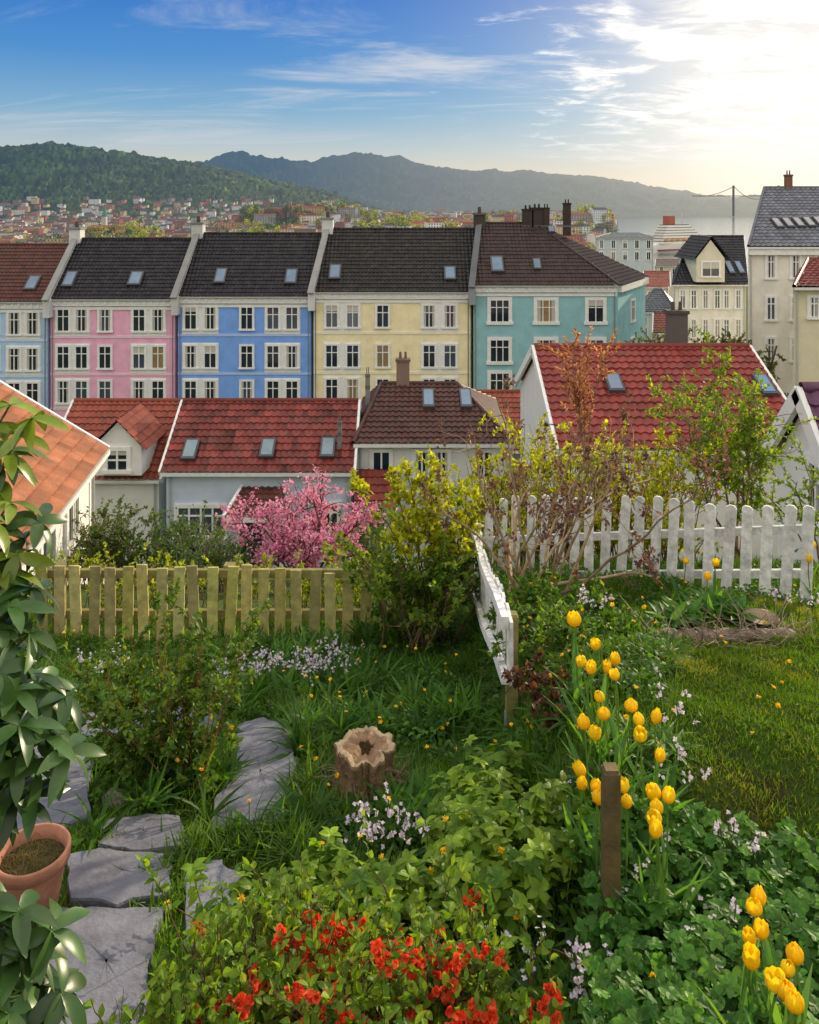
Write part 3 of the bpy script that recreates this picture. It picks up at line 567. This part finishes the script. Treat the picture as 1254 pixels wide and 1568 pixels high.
# ---------------------------------------------------------------- ground vegetation
def scatter(n,y0=2.2,y1=9.3):
    y=np.sqrt(rng.uniform(y0**2,y1**2,n)); x=rng.uniform(-.62,.62,n)*y; ok=np.ones(n,bool)
    for q in polys: ok&=~inpoly(x,y,q)
    x,y=x[ok],y[ok]; return x,y,gz(x,y)
def nzv(x,y,s,o=0): return np.array([noise.noise(Vector((a*s+o,b_*s,o))) for a,b_ in zip(x,y)])
pathz=lambda x,y:(x<-.5)&(y<4.9)
lawnz=lambda x,y:(x>.3*y+.12)&(y<6.9)
gm=M(); x,y,z=scatter(150000); x2,y2,z2=scatter(110000,2.6,6.9); e_=lawnz(x2,y2); x,y,z=np.r_[x,x2[e_]],np.r_[y,y2[e_]],np.r_[z,z2[e_]]
k=nzv(x,y,1.1); lawn=lawnz(x,y)
h=np.where(lawn,.022+.028*rng.random(len(x)),.045+.08*rng.random(len(x))*(1+k)); h=np.where(pathz(x,y),h*.6,h); keep=lawn|(k+rng.normal(0,.3,len(x))>-.4); x,y,z,h,k,lawn=[a[keep] for a in (x,y,z,h,k,lawn)]; n=len(x)
big=nzv(x,y,.8,11); c=jit((.05,.13,.01),(.12,.23,.022),n,.35)*(1+.7*big[:,None]); k2=nzv(x,y,1.7,7); yl=lawn&(k2+rng.normal(0,.18,n)>.2); c[yl]=jit((.15,.20,.025),(.22,.23,.04),yl.sum(),.2)
D=np.c_[rng.normal(0,.45,(n,2)),np.ones(n)]; strip(gm,np.c_[x,y,z-.005],D,h,.005+.003*rng.random(n),c,[1,.8,.1],.35,0,'leaf',two=True,N=rng.normal(0,1,(n,3)))
gm.build('grass')
tf=M(); spots=[(470,1150,.16),(445,1098,.15),(335,1085,.14),(305,1296,.09),(290,1230,.11),(325,1195,.09),(135,1290,.08),(442,1290,.13),(270,1332,.08),(268,1388,.08),(475,1210,.17),(490,1110,.2),(540,1070,.2),(400,1075,.16),(620,1090,.2),(150,1075,.16),(90,1080,.18),(230,1230,.14),(455,1320,.15),(80,1306,.06),(300,1305,.09),(350,1300,.12),(395,1298,.12),(465,1245,.14),(180,1165,.12),(240,1165,.12),(20,1110,.2),(620,1200,.15),(520,1260,.13),(660,1290,.14)]
P=[];H=[]
for u_,v_,hh in spots:
    g0=ground_at(u_,v_)
    for _ in range(160): P.append([g0[0]+R.gauss(0,.06),g0[1]+R.gauss(0,.06)]); H.append(hh*R.uniform(.6,1.35))
x,y,z=scatter(9000,4.6,8.0); sel=(x<.5); x,y=x[sel],y[sel]; P=np.vstack([np.array(P),np.c_[x,y]]); H=np.r_[H,.09+.12*rng.random(len(x))]; n=len(P)
strip(tf,np.c_[P,gz(P[:,0],P[:,1])],np.c_[rng.normal(0,.5,(n,2)),np.ones(n)],H,.008+.004*rng.random(n),jit((.035,.10,.01),(.13,.25,.025),n),[.8,1,.8,.5,.05],rng.uniform(.2,.7,n),.3,'leaf'); tf.build('tall_grass_tufts')
wd=M(); x,y,z=scatter(2100,2.4,8.3); k=~((x>.3*y+.12)&(y<6.7))&~pathz(x,y)&~((x>1)&(y>6)); x,y,z=x[k],y[k],z[k]; n=len(x)
whorl(wd,np.c_[x,y,z+.01],A(0,0,1)+rng.normal(0,.15,(n,3)),8,.05+.11*rng.random(n),.022+.014*rng.random(n),jit((.035,.11,.012),(.10,.23,.022),n),LONG,.9,.55)
# taller dock / bluebell clumps
x,y,z=scatter(1500,4.0,8.0); k=(x>-1.6)&(x<.5)&(nzv(x,y,1.3,21)>-.05); x,y,z=x[k],y[k],z[k]; n=len(x)
whorl(wd,np.c_[x,y,z],A(0,0,1)+rng.normal(0,.1,(n,3)),9,.14+.12*rng.random(n),.020+.016*rng.random(n),jit((.03,.095,.012),(.10,.24,.03),n,.35),LONG,2.0,.6,tj=.5)
x,y,z=scatter(52000,2.4,8.5); k=~((x>.3*y+.05)&(y<6.8))&(~pathz(x,y)|(rng.random(len(x))<.2)); x,y,z=x[k],y[k],z[k]; k=nzv(x,y,1.6,3); s=k>-.15; x,y,z,k=x[s],y[s],z[s],k[s]; n=len(x)
strip(wd,np.c_[x,y,z+rng.random(n)*.18*(.5+k)*np.where(pathz(x,y),.3,1)],rng.normal(0,1,(n,3))*A(1,1,.4),.025+.03*rng.random(n),.02+.015*rng.random(n),jit((.025,.08,.01),(.09,.20,.025),n)*(1+.8*k[:,None]),LEAF3,.3,.2); wd.build('weeds')
dl=M(); x,y,z=scatter(230,2.6,7.5); n=len(x); H=.10+.18*rng.random(n)*(x<.3*y); H=np.where(lawnz(x,y),.05,H); P=grow(np.c_[x,y,z],np.c_[rng.normal(0,.1,(n,2)),np.ones(n)],H+.03,4,.05); tubes(dl,P,np.full((n,4),.0025),A(.1,.2,.03),'leaf',4)
for tl in (.1,.6): whorl(dl,P[:,-1],A(0,0,1)+rng.normal(0,.4,(n,3)),11,.008+.009*rng.random(n),.006,jit((.85,.52,.01),(.9,.6,.02),n,.05),[.5,1,.6],tl,.1,'petal')
dl.build('dandelions')
cf=M()
def cuckoo(u,v,sx,sy,n):
    g0=ground_at(u,v); B=np.c_[g0[0]+rng.normal(0,sx,n),g0[1]+rng.normal(0,sy,n)]; B=np.c_[B,gz(B[:,0],B[:,1])]
    P=grow(B,np.c_[rng.normal(0,.12,(n,2)),np.ones(n)],.16+.14*rng.random(n),5,.06); tubes(cf,P,np.full((n,5),.002),A(.08,.15,.04),'leaf',4)
    m_=n*6; q,T,t=along(P,m_,.72,1); q=q+rng.normal(0,.012,(m_,3)); whorl(cf,q,A(0,-.4,1)+rng.normal(0,.5,(m_,3)),4,.010,.009,jit((.60,.50,.68),(.78,.72,.80),m_,.1),[.4,1,.7],.2,0,'petal')
for a in ((590,1330,.10,.08,30),(480,1050,.18,.22,44),(355,1060,.14,.12,24),(165,1045,.14,.1,22),(1050,1200,.06,.1,7),(1130,1360,.05,.05,5),(860,1290,.05,.05,7),(520,1030,.1,.1,20),(1230,960,.12,.1,12),(1030,1110,.06,.1,4),(980,1420,.07,.07,4),(880,1560,.1,.05,8),(1080,1480,.08,.08,5),(915,960,.12,.08,10),(760,1530,.12,.06,6),(420,1040,.14,.1,18)): cuckoo(*a)
cf.build('cuckoo_flowers')

# ---------------------------------------------------------------- shrubs and plants
GR1,GR2=(.05,.14,.014),(.13,.26,.025); YG1,YG2=(.28,.36,.012),(.52,.53,.025)
def bush(name,base,*a,**k):
    m=M(); r=shrub(m,base,*a,**k); return m,r
m,_=bush('r',ground_at(260,1195),30,1.0,.3,190,.22,5200,.046,.03,(.055,.14,.018),(.17,.26,.035),r0=.006,stem=(.18,.07,.035),foot=.10,first=.15); m.build('rose_bush')
m,_=bush('r',ground_at(235,1205)[None]+rng.normal(0,.12,(8,3))*A(1,.7,0),40,.24,.8,90,.1,2400,.045,.03,(.045,.12,.015),(.12,.23,.025),r0=.004,foot=.1); m.build('leafy_shrub')
p=ground_at(655,1000); m,_=bush('c',p,24,1.3,.40,190,.4,4600,.07,.04,GR1,(.22,.32,.025),r0=.014,stem=(.13,.085,.055),foot=.14)
shrub(m,p+A(0,.1,.6),12,1.2,.30,120,.28,2700,.07,.042,YG1,YG2,r0=.008,stem=(.13,.085,.055)); m.build('elder_bush')
p=ground_at(815,925); m=M(); n1=14; a=rng.uniform(-.45,1.1,n1); b=p+np.c_[rng.normal(0,.1,(n1,2)),np.zeros(n1)]; D=np.c_[np.sin(a)*.85,rng.normal(0,.2,n1),np.cos(a)]
P1=grow(b,D,rng.uniform(1.3,2.1,n1),12,.19,.03); tubes(m,P1,taper(n1,12,.016,.004),jit((.25,.18,.12),(.46,.34,.21),n1),sides=6)
q,T,t=along(P1,95,.35,1); P2=grow(q,T+rng.normal(0,.6,(95,3)),rng.uniform(.2,.6,95),8,.28,.02); tubes(m,P2,taper(95,8,.005,.002),jit((.25,.18,.12),(.46,.34,.21),95),sides=4)
q,T,t=along(P2,260,.4,1); P3=grow(q,T+rng.normal(0,.7,(260,3)),.14,5,.25,.05); tubes(m,P3,taper(260,5,.0025,.0012),jit((.22,.14,.10),(.3,.2,.15),260),sides=3)
q,T,t=along(P3,3200,.3,1); q=q+rng.normal(0,.01,q.shape); strip(m,q,T*.4+rng.normal(0,.6,(3200,3)),.038,.024,jit((.10,.05,.075),(.22,.12,.13),3200),LEAF3,.3,.3)
m.build('smoke_bush')
m=M(); t0=p+A(.45,.0,1.2); P1=grow(np.repeat(t0[None],6,0),np.c_[rng.normal(0.03,.12,(6,2)),np.ones(6)],.95,10,.06,.05); tubes(m,P1,taper(6,10,.007,.003),A(.3,.17,.11)); 
P0=grow(np.repeat((p+A(.1,0,0))[None],3,0),np.array([[.3,0,1.]]*3),1.3,8,.04); tubes(m,P0,taper(3,8,.014,.008),A(.3,.2,.13))
q,T,t=along(P1,70,.2,1); P2=grow(q,T+rng.normal(0,.5,(70,3)),.2,5,.2,.1); tubes(m,P2,taper(70,5,.004,.002),A(.3,.17,.11),sides=3); q,T,t=along(P2,1200,.2,1); strip(m,q,T+rng.normal(0,.5,(1200,3)),.042,.02,jit((.34,.15,.13),(.52,.30,.24),1200),LEAF3,.3,.3); m.build('young_maple')
for uu,vv,nn_,hh,c in ((820,950,40,.28,GR1),(890,945,40,.22,GR1),(690,965,40,.4,GR1),(600,985,40,.35,GR1),(860,1010,36,.24,(.05,.11,.02)),(930,990,26,.16,GR1)):
    m,_=bush('g',ground_at(uu,vv),nn_,hh,.7,90,.13,1300,.048,.03,c,(.15,.28,.025),r0=.004,foot=.15); m.build('garden_shrub')
m,_=bush('h',ground_at(850,1085),34,.18,.8,60,.1,700,.042,.028,(.08,.035,.028),(.15,.07,.04),r0=.004,foot=.09); m.build('copper_leaf_plant')
x,y=4.0,9.8; p=A(x,y,float(gz(x,y))); m,_=bush('b',p,7,2.6,.24,150,.5,6500,.06,.036,(.11,.24,.015),(.30,.42,.03),r0=.018,stem=(.22,.15,.11),n3=560,L3=.22,first=.3); m.build('birch_sapling')
x,y=4.9,9.6; p=A(x,y,float(gz(x,y))); m,_=bush('b',p,5,1.5,.3,70,.4,1500,.055,.032,(.11,.24,.015),(.26,.38,.03),r0=.014,stem=(.22,.15,.11)); m.build('birch_sapling')
B=np.array([[x,9.75-.25*(x-.7)+.4,0] for x in np.linspace(.9,3.3,22)]); B[:,2]=gz(B[:,0],B[:,1]); m,_=bush('h',B,230,1.75,.25,760,.3,15000,.062,.042,YG1,YG2,r0=.007,foot=.13,first=.15); m.build('hedge')
B=np.array([[x,9.1,0] for x in np.linspace(-4.6,.2,26)]); B[:,2]=gz(B[:,0],B[:,1]); m,_=bush('h',B,150,.68,.4,340,.2,5500,.055,.033,(.16,.26,.015),(.42,.46,.025),r0=.007,foot=.15); m.build('hedge')
x,y=-1.95,15.5; p=A(x,y,float(gz(x,y))); m,(P1,P2)=bush('p',p,16,2.0,.62,220,.6,700,.06,.035,(.15,.22,.03),(.25,.3,.04),r0=.03,stem=(.10,.06,.05),n3=460,L3=.3,up=.0)
q,T,t=along(P2,8500,.1,1); strip(m,q+rng.normal(0,.035,q.shape),rng.normal(0,1,(8500,3)),.055,.05,jit((.68,.20,.42),(.85,.46,.64),8500,.2),LEAF3,.2,.3,'petal'); m.build('cherry_blossom_tree')
for u_,y,hh,nn_,c1,c2 in ((175,19,1.9,3400,(.05,.10,.02),(.14,.2,.045)),(235,19,1.6,2400,(.045,.11,.02),(.10,.19,.035)),(290,18,1.45,2000,(.04,.11,.02),(.10,.19,.035)),(145,20,1.8,1700,(.07,.11,.035),(.14,.18,.06)),(560,17,1.6,1500,(.05,.13,.02),(.15,.25,.035)),(330,16,1.2,1200,(.04,.11,.02),(.10,.19,.035))):
    x=(u_-U0)/F*y; p=A(x,y,float(gz(x,y))); m,_=bush('g',p,24,hh,.45,180,.5,nn_,.09,.055,c1,c2,r0=.02,stem=(.2,.17,.13)); m.build('shrub')
for u_,y,r in ((1060,44,1.7),(1095,46,1.8),(1125,44,1.4),(1010,60,1.6)):
    x=(u_-U0)/F*y; z=E-(520-V0)/F*y; m=M(); zb=float(gz(x,y)); P1=grow(np.repeat(A(x,y,zb)[None],4,0),np.c_[rng.normal(0,.1,(4,2)),np.ones(4)],z-zb,8,.05); tubes(m,P1,taper(4,8,.14,.05),A(.12,.09,.06)); q,T,t=along(P1,90,.7,1); P2=grow(q,rng.normal(0,1,(90,3))+A(0,0,.6),1.3,6,.2); tubes(m,P2,taper(90,6,.03,.01),A(.12,.09,.06),sides=4)
    q,T,t=along(P2,2400,.2,1); strip(m,q,rng.normal(0,1,(2400,3)),.17,.11,jit((.08,.10,.02),(.24,.24,.05),2400),LEAF3); m.build('tree')
for uu,vv,nn_ in ((760,1330,30),(800,1370,26),(740,1390,22),(850,1330,20),(720,1300,18),(780,1440,22),(700,1345,14),(640,1420,18),(770,1250,14),(480,1400,16),(340,1450,10),(560,1410,14)):
    p=ground_at(uu,vv); m=M(); P1,_=shrub(m,p,nn_,.38 if uu>690 else .26,.5,0,0,0,.1,.1,GR1,GR2,r0=.004,stem=(.14,.16,.04),foot=.07,wob=.08)
    for kk in (4,5,6,7,8): whorl(m,P1[:,kk],nrm(P1[:,kk]-P1[:,kk-1]),3 if kk<8 else 5,.078*(1.1-.05*kk),.034,jit((.09,.20,.018),(.26,.39,.035),len(P1),.25),LEAF,.35,.4,tj=.2)
    m.build('loosestrife')
qm=M()
for uu,dd,hh,ns in ((235,2.4,.22,8),(290,2.5,.28,12),(345,2.6,.36,16),(430,2.6,.36,24),(520,2.55,.32,28),(600,2.5,.30,28),(680,2.55,.32,24),(400,2.8,.30,14),(480,2.85,.28,12),(610,2.85,.26,14),(750,2.6,.28,16)):
    x=(uu-U0)/F*dd; p=A(x,dd,float(gz(x,dd)))
    P1,P2=shrub(qm,p,ns,hh+.12,.5,ns*5,.17,ns*36,.040,.026,(.07,.18,.013),(.26,.39,.028),r0=.006,stem=(.11,.07,.035),foot=.09,t0=.1)
    if 400<=uu<=700:
        cl_=44 if dd<2.7 else 6; q0,T,t=along(P2,cl_,.1,.8); q=np.repeat(q0,8,0)+rng.normal(0,.018,(cl_*8,3)); nf=len(q)
        for tl,L in ((.35,.0155),(1.1,.012)): whorl(qm,q,A(0,-.5,.9)+rng.normal(0,.5,(nf,3)),5,L,.016,jit((.72,.05,.018),(.85,.15,.05),nf,.2),[.5,1,.9,.3],tl,-.2,'petal')
        whorl(qm,q,A(0,-.5,.9)+rng.normal(0,.3,(nf,3)),5,.005,.003,jit((.8,.6,.1),(.8,.6,.1),nf,.05),[1,.8,.6],1.,0,'petal')
qm.build('flowering_quince')
gm=M(); x,y,z=scatter(12000,2.3,3.5); s=(x>.225*y)&(x>.55)&(y<3.55-.25*(x-.6)); x,y,z=x[s],y[s],z[s]; x,y,z=x[:2000],y[:2000],z[:2000]; n=len(x); H=.08+.13*rng.random(n)
P=grow(np.c_[x,y,z],np.c_[rng.normal(0,.25,(n,2)),np.ones(n)],H,4,.05); tubes(gm,P,np.full((n,4),.0018),A(.08,.13,.04),'leaf',3); C=jit((.045,.16,.02),(.14,.31,.05),n,.3); Nn=A(0,-.15,1)+rng.normal(0,.35,(n,3))
whorl(gm,P[:,-1],Nn,6,.024+.014*rng.random(n),.024,C,[.35,.8,1,.85,.3],.12,.15,arc=5.6); gm.build('geranium_patch')
tm=M()
def tulip(u,v,hh,sc=1.,seed=0):
    d=np.linspace(1.6,10,2500); x=(u-U0)/F*d; z=E-(v-V0)/F*d; i=np.argmax(z<=gz(x,d)+hh); top=A(x[i],d[i],z[i]); off=A(R.gauss(0,.03),R.gauss(0,.03),0); bs=top+off; bs[2]=float(gz(bs[0],bs[1]))
    t=np.linspace(0,1,7)[:,None]; pts=bs+(top-bs)*t; pts[:,:2]+= (t*(1-t))*rng.normal(0,.06,2); tubes(tm,pts[None],np.full((1,7),.0035*sc),A(.16,.28,.06),'leaf',6)
    r=.024*sc*R.uniform(.8,1.1); H=.060*sc*R.uniform(.8,1.1); op=R.uniform(.45,1.0); ph=R.random()*6; lean=nrm(A(R.gauss(0,.22),R.gauss(0,.22),1)); lx=nrm(np.cross(Y_,lean)); ly=np.cross(lean,lx)
    c=np.array(R.choice([(.94,.68,.01),(.94,.64,.01),(.94,.72,.02)]))
    for lay,rr,p2 in ((0,1,0),(1,.9,math.pi/3)):
        for j in range(3):
            a0=ph+p2+j*2.094; V=[]
            for it in range(7):
                tt=it/6; rad=r*rr*[.15,.75,1.0,1.05,.98,op+.1,op-.15][it]; half=[.5,.95,1.05,1.0,.85,.6,.08][it]
                for js in range(5):
                    s=(js-2)/2; aa=a0+s*half; V.append(top+lx*math.cos(aa)*rad+ly*math.sin(aa)*rad+lean*(H*tt-.02*H*s*s*tt-H*.12))
            tm.add(V,gridfaces(7,5),c*R.uniform(.85,1.05),'petal',True)
    nl=R.choice([2,3,3]); a=rng.random(nl)*6.28; strip(tm,np.repeat(bs[None],nl,0),np.c_[np.cos(a)*.35,np.sin(a)*.35,np.ones(nl)],hh*rng.uniform(.6,.85,nl),.036*sc,jit((.06,.18,.045),(.13,.28,.07),nl,.15),LONG,rng.uniform(.1,.5,nl),.5,'leaf',smooth=True)
heads=[(880,957),(911,993),(892,1020),(904,1030),(930,1030),(943,1017),(943,1040),(920,1073),(967,1088),(895,1115),(925,1100),(908,1130),(980,1110),(1003,1106),(980,1132),(1010,1165),(893,1187),(890,1207),(912,1212),(955,1212),(914,1228),(960,1235),(1005,1222),(1022,1227),(1006,1245),(1005,1262),(1002,1280)]
for u_,v_ in heads: tulip(u_,v_,.46,1.05 if v_>960 else 1.5)
for u_,v_,s in ((1160,1385,1),(1155,1400,1),(1165,1435,1),(1150,1447,1),(1150,1480,1.05),(1217,1472,1.1),(1205,1490,1.),(1190,1515,1.1),(1205,1528,1.1),(1215,1545,1)): tulip(u_,v_,.40,s*1.0)
for u_,v_ in ((1050,862),(1095,866),(1083,886),(1245,838),(1238,860)): tulip(u_,v_,.35,1.1)
tm.build('yellow_tulips')
hm=M()
for uu,vv in ((1060,950),(1100,945),(1030,965),(1125,950)): 
    p=ground_at(uu,vv); whorl(hm,np.repeat(p[None],3,0)+rng.normal(0,.04,(3,3))*A(1,1,0),A(0,0,1),8,.2,.075,jit((.05,.16,.025),(.12,.27,.05),3),LEAF,1.3,.5,'leaf',.3,True,tj=.3)
hm.build('hosta_plants')
tw=M(); g0=ground_at(1140,992); n=160; B=g0+np.c_[rng.normal(0,.35,n),rng.normal(0,.10,n),rng.random(n)*.10]; P=grow(B,np.c_[rng.normal(0,1,(n,2)),rng.normal(.1,.25,n)],.3,7,.2); tubes(tw,P,taper(n,7,.004,.002),jit((.22,.16,.12),(.38,.3,.23),n),sides=4); tw.build('dry_twigs')

# rhododendron at the left edge
rm=M(); bs=A(-1.75,2.6,float(gz(-1.75,2.6)))
wl=[(50,640,2.9),(15,620,3.0),(20,690,2.9),(15,770,2.8),(58,800,2.8),(25,850,2.7),(5,890,2.7),(50,900,2.7),(15,930,2.6),(45,970,2.6),(10,1000,2.6),(100,1065,2.6),(60,1045,2.6),(20,1060,2.5),(105,1150,2.5),(70,1130,2.5),(35,1165,2.5),(5,1110,2.5),(15,1210,2.5),(45,1215,2.5),(-5,1170,2.5),(30,1395,2.1),(80,1425,2.1),(95,1520,2.1),(25,1470,2.1),(55,1530,2.1),(15,1550,2.0),(0,1420,2.1),(-10,800,2.7),(-15,960,2.6),(-20,1080,2.5),(0,1030,2.45),(30,1110,2.45)]
RP=[.2,.65,.95,1,.95,.65,.08]
for i,(u_,v_,d) in enumerate(wl):
    q=S(u_,v_,d); low=d<2.25; b0=A(-1.35,2.0,float(gz(-1.3,2.0))) if low else bs+A(0,.1*R.random(),0)
    t=np.linspace(0,1,10)[:,None]; mid=A((b0[0]+q[0])/2-.12,(b0[1]+q[1])/2,b0[2]+(q[2]-b0[2])*.75); pts=(1-t)**2*b0+2*t*(1-t)*mid+t*t*q; tubes(rm,pts[None],np.linspace(.014,.004,10)[None],A(.16,.13,.07))
    ax=nrm(nrm(pts[-1]-pts[-2])*.5+A(R.uniform(-.3,.7),R.uniform(-.4,.2),.9)); yl=v_<900 and R.random()<.6; c=jit((.17,.24,.02),(.28,.31,.03),1) if yl else jit((.035,.09,.02),(.075,.155,.035),1)
    L=.118 if not low else .105
    for kk,(pt,tl,bd,n_) in enumerate(((q,R.uniform(-.1,.35),.45,6),(pts[-2],-.15,.5,5),(pts[-1]*.5+pts[-2]*.5,.1,.35,4))):
        whorl(rm,pt,ax,n_,L,.043,c*(1-.1*kk),RP,tl,bd,'glossleaf',.28,True,tj=.28)
rm.build('rhododendron')

# ---------------------------------------------------------------- light & world
saz,sel=math.radians(40),math.radians(16)
sd=bpy.data.lights.new('sun','SUN'); sd.energy=5.0; sd.angle=math.radians(.5); sd.color=(1,.82,.56); so=bpy.data.objects.new('sun',sd); bpy.context.scene.collection.objects.link(so)
sv=Vector((math.sin(saz)*math.cos(sel),math.cos(saz)*math.cos(sel),math.sin(sel))); so.rotation_euler=sv.to_track_quat('Z','Y').to_euler()
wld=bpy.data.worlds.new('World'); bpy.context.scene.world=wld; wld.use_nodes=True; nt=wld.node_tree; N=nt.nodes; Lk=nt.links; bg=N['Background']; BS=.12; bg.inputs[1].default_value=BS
sky=N.new('ShaderNodeTexSky'); sky.sky_type='NISHITA'; sky.sun_disc=False; sky.sun_elevation=sel; sky.sun_rotation=saz; sky.altitude=60; sky.air_density=1; sky.dust_density=1; sky.ozone_density=2
tc=N.new('ShaderNodeTexCoord')
def vmath(op,a,b=None):
    n=N.new('ShaderNodeVectorMath'); n.operation=op
    Lk.new(a,n.inputs[0])
    if b is not None:
        if hasattr(b,'links'): Lk.new(b,n.inputs[1])
        else: n.inputs[1].default_value=b
    return n
def mth(op,a,b=None,clamp=False):
    n=N.new('ShaderNodeMath'); n.operation=op; n.use_clamp=clamp
    for i,v in enumerate((a,b)):
        if v is None: continue
        if hasattr(v,'links'): Lk.new(v,n.inputs[i])
        else: n.inputs[i].default_value=v
    return n.outputs[0]
def mrange(a,f0,f1,t0=0,t1=1):
    n=N.new('ShaderNodeMapRange'); n.interpolation_type='SMOOTHSTEP'; Lk.new(a,n.inputs['Value'])
    for k_,v in (('From Min',f0),('From Max',f1),('To Min',t0),('To Max',t1)): n.inputs[k_].default_value=v
    return n.outputs[0]
def mix(f,a,b):
    n=N.new('ShaderNodeMixRGB')
    for i,v in enumerate((f,a,b)):
        if hasattr(v,'links'): Lk.new(v,n.inputs[i])
        else: n.inputs[i].default_value=v
    return n.outputs[0]
K=1/BS
dirv=vmath('NORMALIZE',tc.outputs['Generated']).outputs[0]; sp=N.new('ShaderNodeSeparateXYZ'); Lk.new(dirv,sp.inputs[0]); zc=sp.outputs['Z']
cr=N.new('ShaderNodeValToRGB'); Lk.new(zc,cr.inputs[0]); els=cr.color_ramp.elements
els[0].position=0; els[0].color=(.86,.68,.44,1); els[1].position=.5; els[1].color=(.02,.12,.5,1)
for p_,c_ in ((.035,(.78,.67,.50)),(.075,(.48,.57,.62)),(.12,(.20,.42,.64)),(.18,(.06,.27,.64)),(.26,(.012,.16,.60))):
    e=els.new(p_); e.color=(*c_,1)
grad=vmath('MULTIPLY',cr.outputs[0],(K,K,K)).outputs[0]
base=mix(.88,sky.outputs[0],grad)
gaz,gel=math.radians(26),math.radians(8)
gl=(math.sin(gaz)*math.cos(gel),math.cos(gaz)*math.cos(gel),math.sin(gel))
dt=mth('MAXIMUM',vmath('DOT_PRODUCT',dirv,gl).outputs['Value'],0); prox=mth('POWER',dt,22); prox2=mth('POWER',dt,90)
base=mix(mth('MULTIPLY',prox,.6),base,(.84*K,.84*K,.80*K,1)); base=mix(mth('MULTIPLY',prox2,.9),base,(1.35*K,1.22*K,1.0*K,1))
den=mth('ADD',mth('MAXIMUM',zc,0),.12); cx=mth('DIVIDE',sp.outputs['X'],den); cy=mth('DIVIDE',sp.outputs['Y'],den)
cb=N.new('ShaderNodeCombineXYZ'); Lk.new(mth('ADD',mth('MULTIPLY',cx,.5),mth('MULTIPLY',cy,.18)),cb.inputs[0]); Lk.new(mth('MULTIPLY',cy,1.5),cb.inputs[1])
no=N.new('ShaderNodeTexNoise'); no.inputs['Scale'].default_value=1.15; no.inputs['Detail'].default_value=12; no.inputs['Roughness'].default_value=.66; no.inputs['Distortion'].default_value=.9; Lk.new(cb.outputs[0],no.inputs['Vector'])
n2=N.new('ShaderNodeTexNoise'); n2.inputs['Scale'].default_value=.55; n2.inputs['Detail'].default_value=2; Lk.new(cb.outputs[0],n2.inputs['Vector'])
c2=N.new('ShaderNodeCombineXYZ'); Lk.new(cx,c2.inputs[0]); Lk.new(mth('MULTIPLY',cy,1.3),c2.inputs[1])
n3=N.new('ShaderNodeTexNoise'); n3.inputs['Scale'].default_value=3.2; n3.inputs['Detail'].default_value=10; n3.inputs['Roughness'].default_value=.62; n3.inputs['Distortion'].default_value=.4; Lk.new(c2.outputs[0],n3.inputs['Vector'])
cov=mth('ADD',mth('ADD',no.outputs['Fac'],mth('MULTIPLY',prox,.06)),mth('MULTIPLY',mth('SUBTRACT',n2.outputs['Fac'],.5),.35))
low=mth('MULTIPLY',mth('MAXIMUM',mth('SUBTRACT',zc,.02),0),9,True)
cm_=mth('MULTIPLY',mrange(cov,.49,.74),low)
withc=mix(mth('MULTIPLY',cm_,.85),base,mix(prox,(.66*K,.69*K,.74*K,1),(1.05*K,1.02*K,.97*K,1)))
cov2=mth('ADD',n3.outputs['Fac'],mth('MULTIPLY',mth('SUBTRACT',prox,.50),.5)); cm2=mth('MULTIPLY',mrange(cov2,.46,.68),mth('MULTIPLY',mth('MAXIMUM',mth('SUBTRACT',zc,.045),0),12,True))
withc=mix(mth('MULTIPLY',cm2,.88),withc,mix(mrange(mth('ADD',n3.outputs['Fac'],mth('MULTIPLY',prox2,.12)),.43,.68),(.80*K,.80*K,.82*K,1),(1.35*K,1.28*K,1.15*K,1)))
fill_mask=mth('MAXIMUM',mrange(sp.outputs['Y'],.35,-.25),mrange(zc,.36,.62)); fill_level=mth('ADD',mth('MULTIPLY',no.outputs['Fac'],.9),.55)  # added fill: unseen bright cloud behind camera and above frame, lifts shaded fronts
fill_col=N.new('ShaderNodeVectorMath'); fill_col.operation='SCALE'; fill_col.inputs[0].default_value=(1.24*K,1.18*K,1.10*K); Lk.new(fill_level,fill_col.inputs['Scale'])
fin=mix(fill_mask,withc,fill_col.outputs[0]); Lk.new(fin,bg.inputs[0])

cd=bpy.data.cameras.new('camera'); co=bpy.data.objects.new('camera',cd); bpy.context.scene.collection.objects.link(co); co.location=(0,0,E); co.rotation_euler=(math.pi/2,0,0)
cd.sensor_fit='HORIZONTAL'; cd.sensor_width=24; cd.lens=24; cd.shift_y=-(784-V0)/F; cd.clip_end=100000; cd.clip_start=.05
sc=bpy.context.scene; sc.camera=co; sc.view_settings.view_transform='Standard'; sc.view_settings.look='None'; sc.view_settings.exposure=0
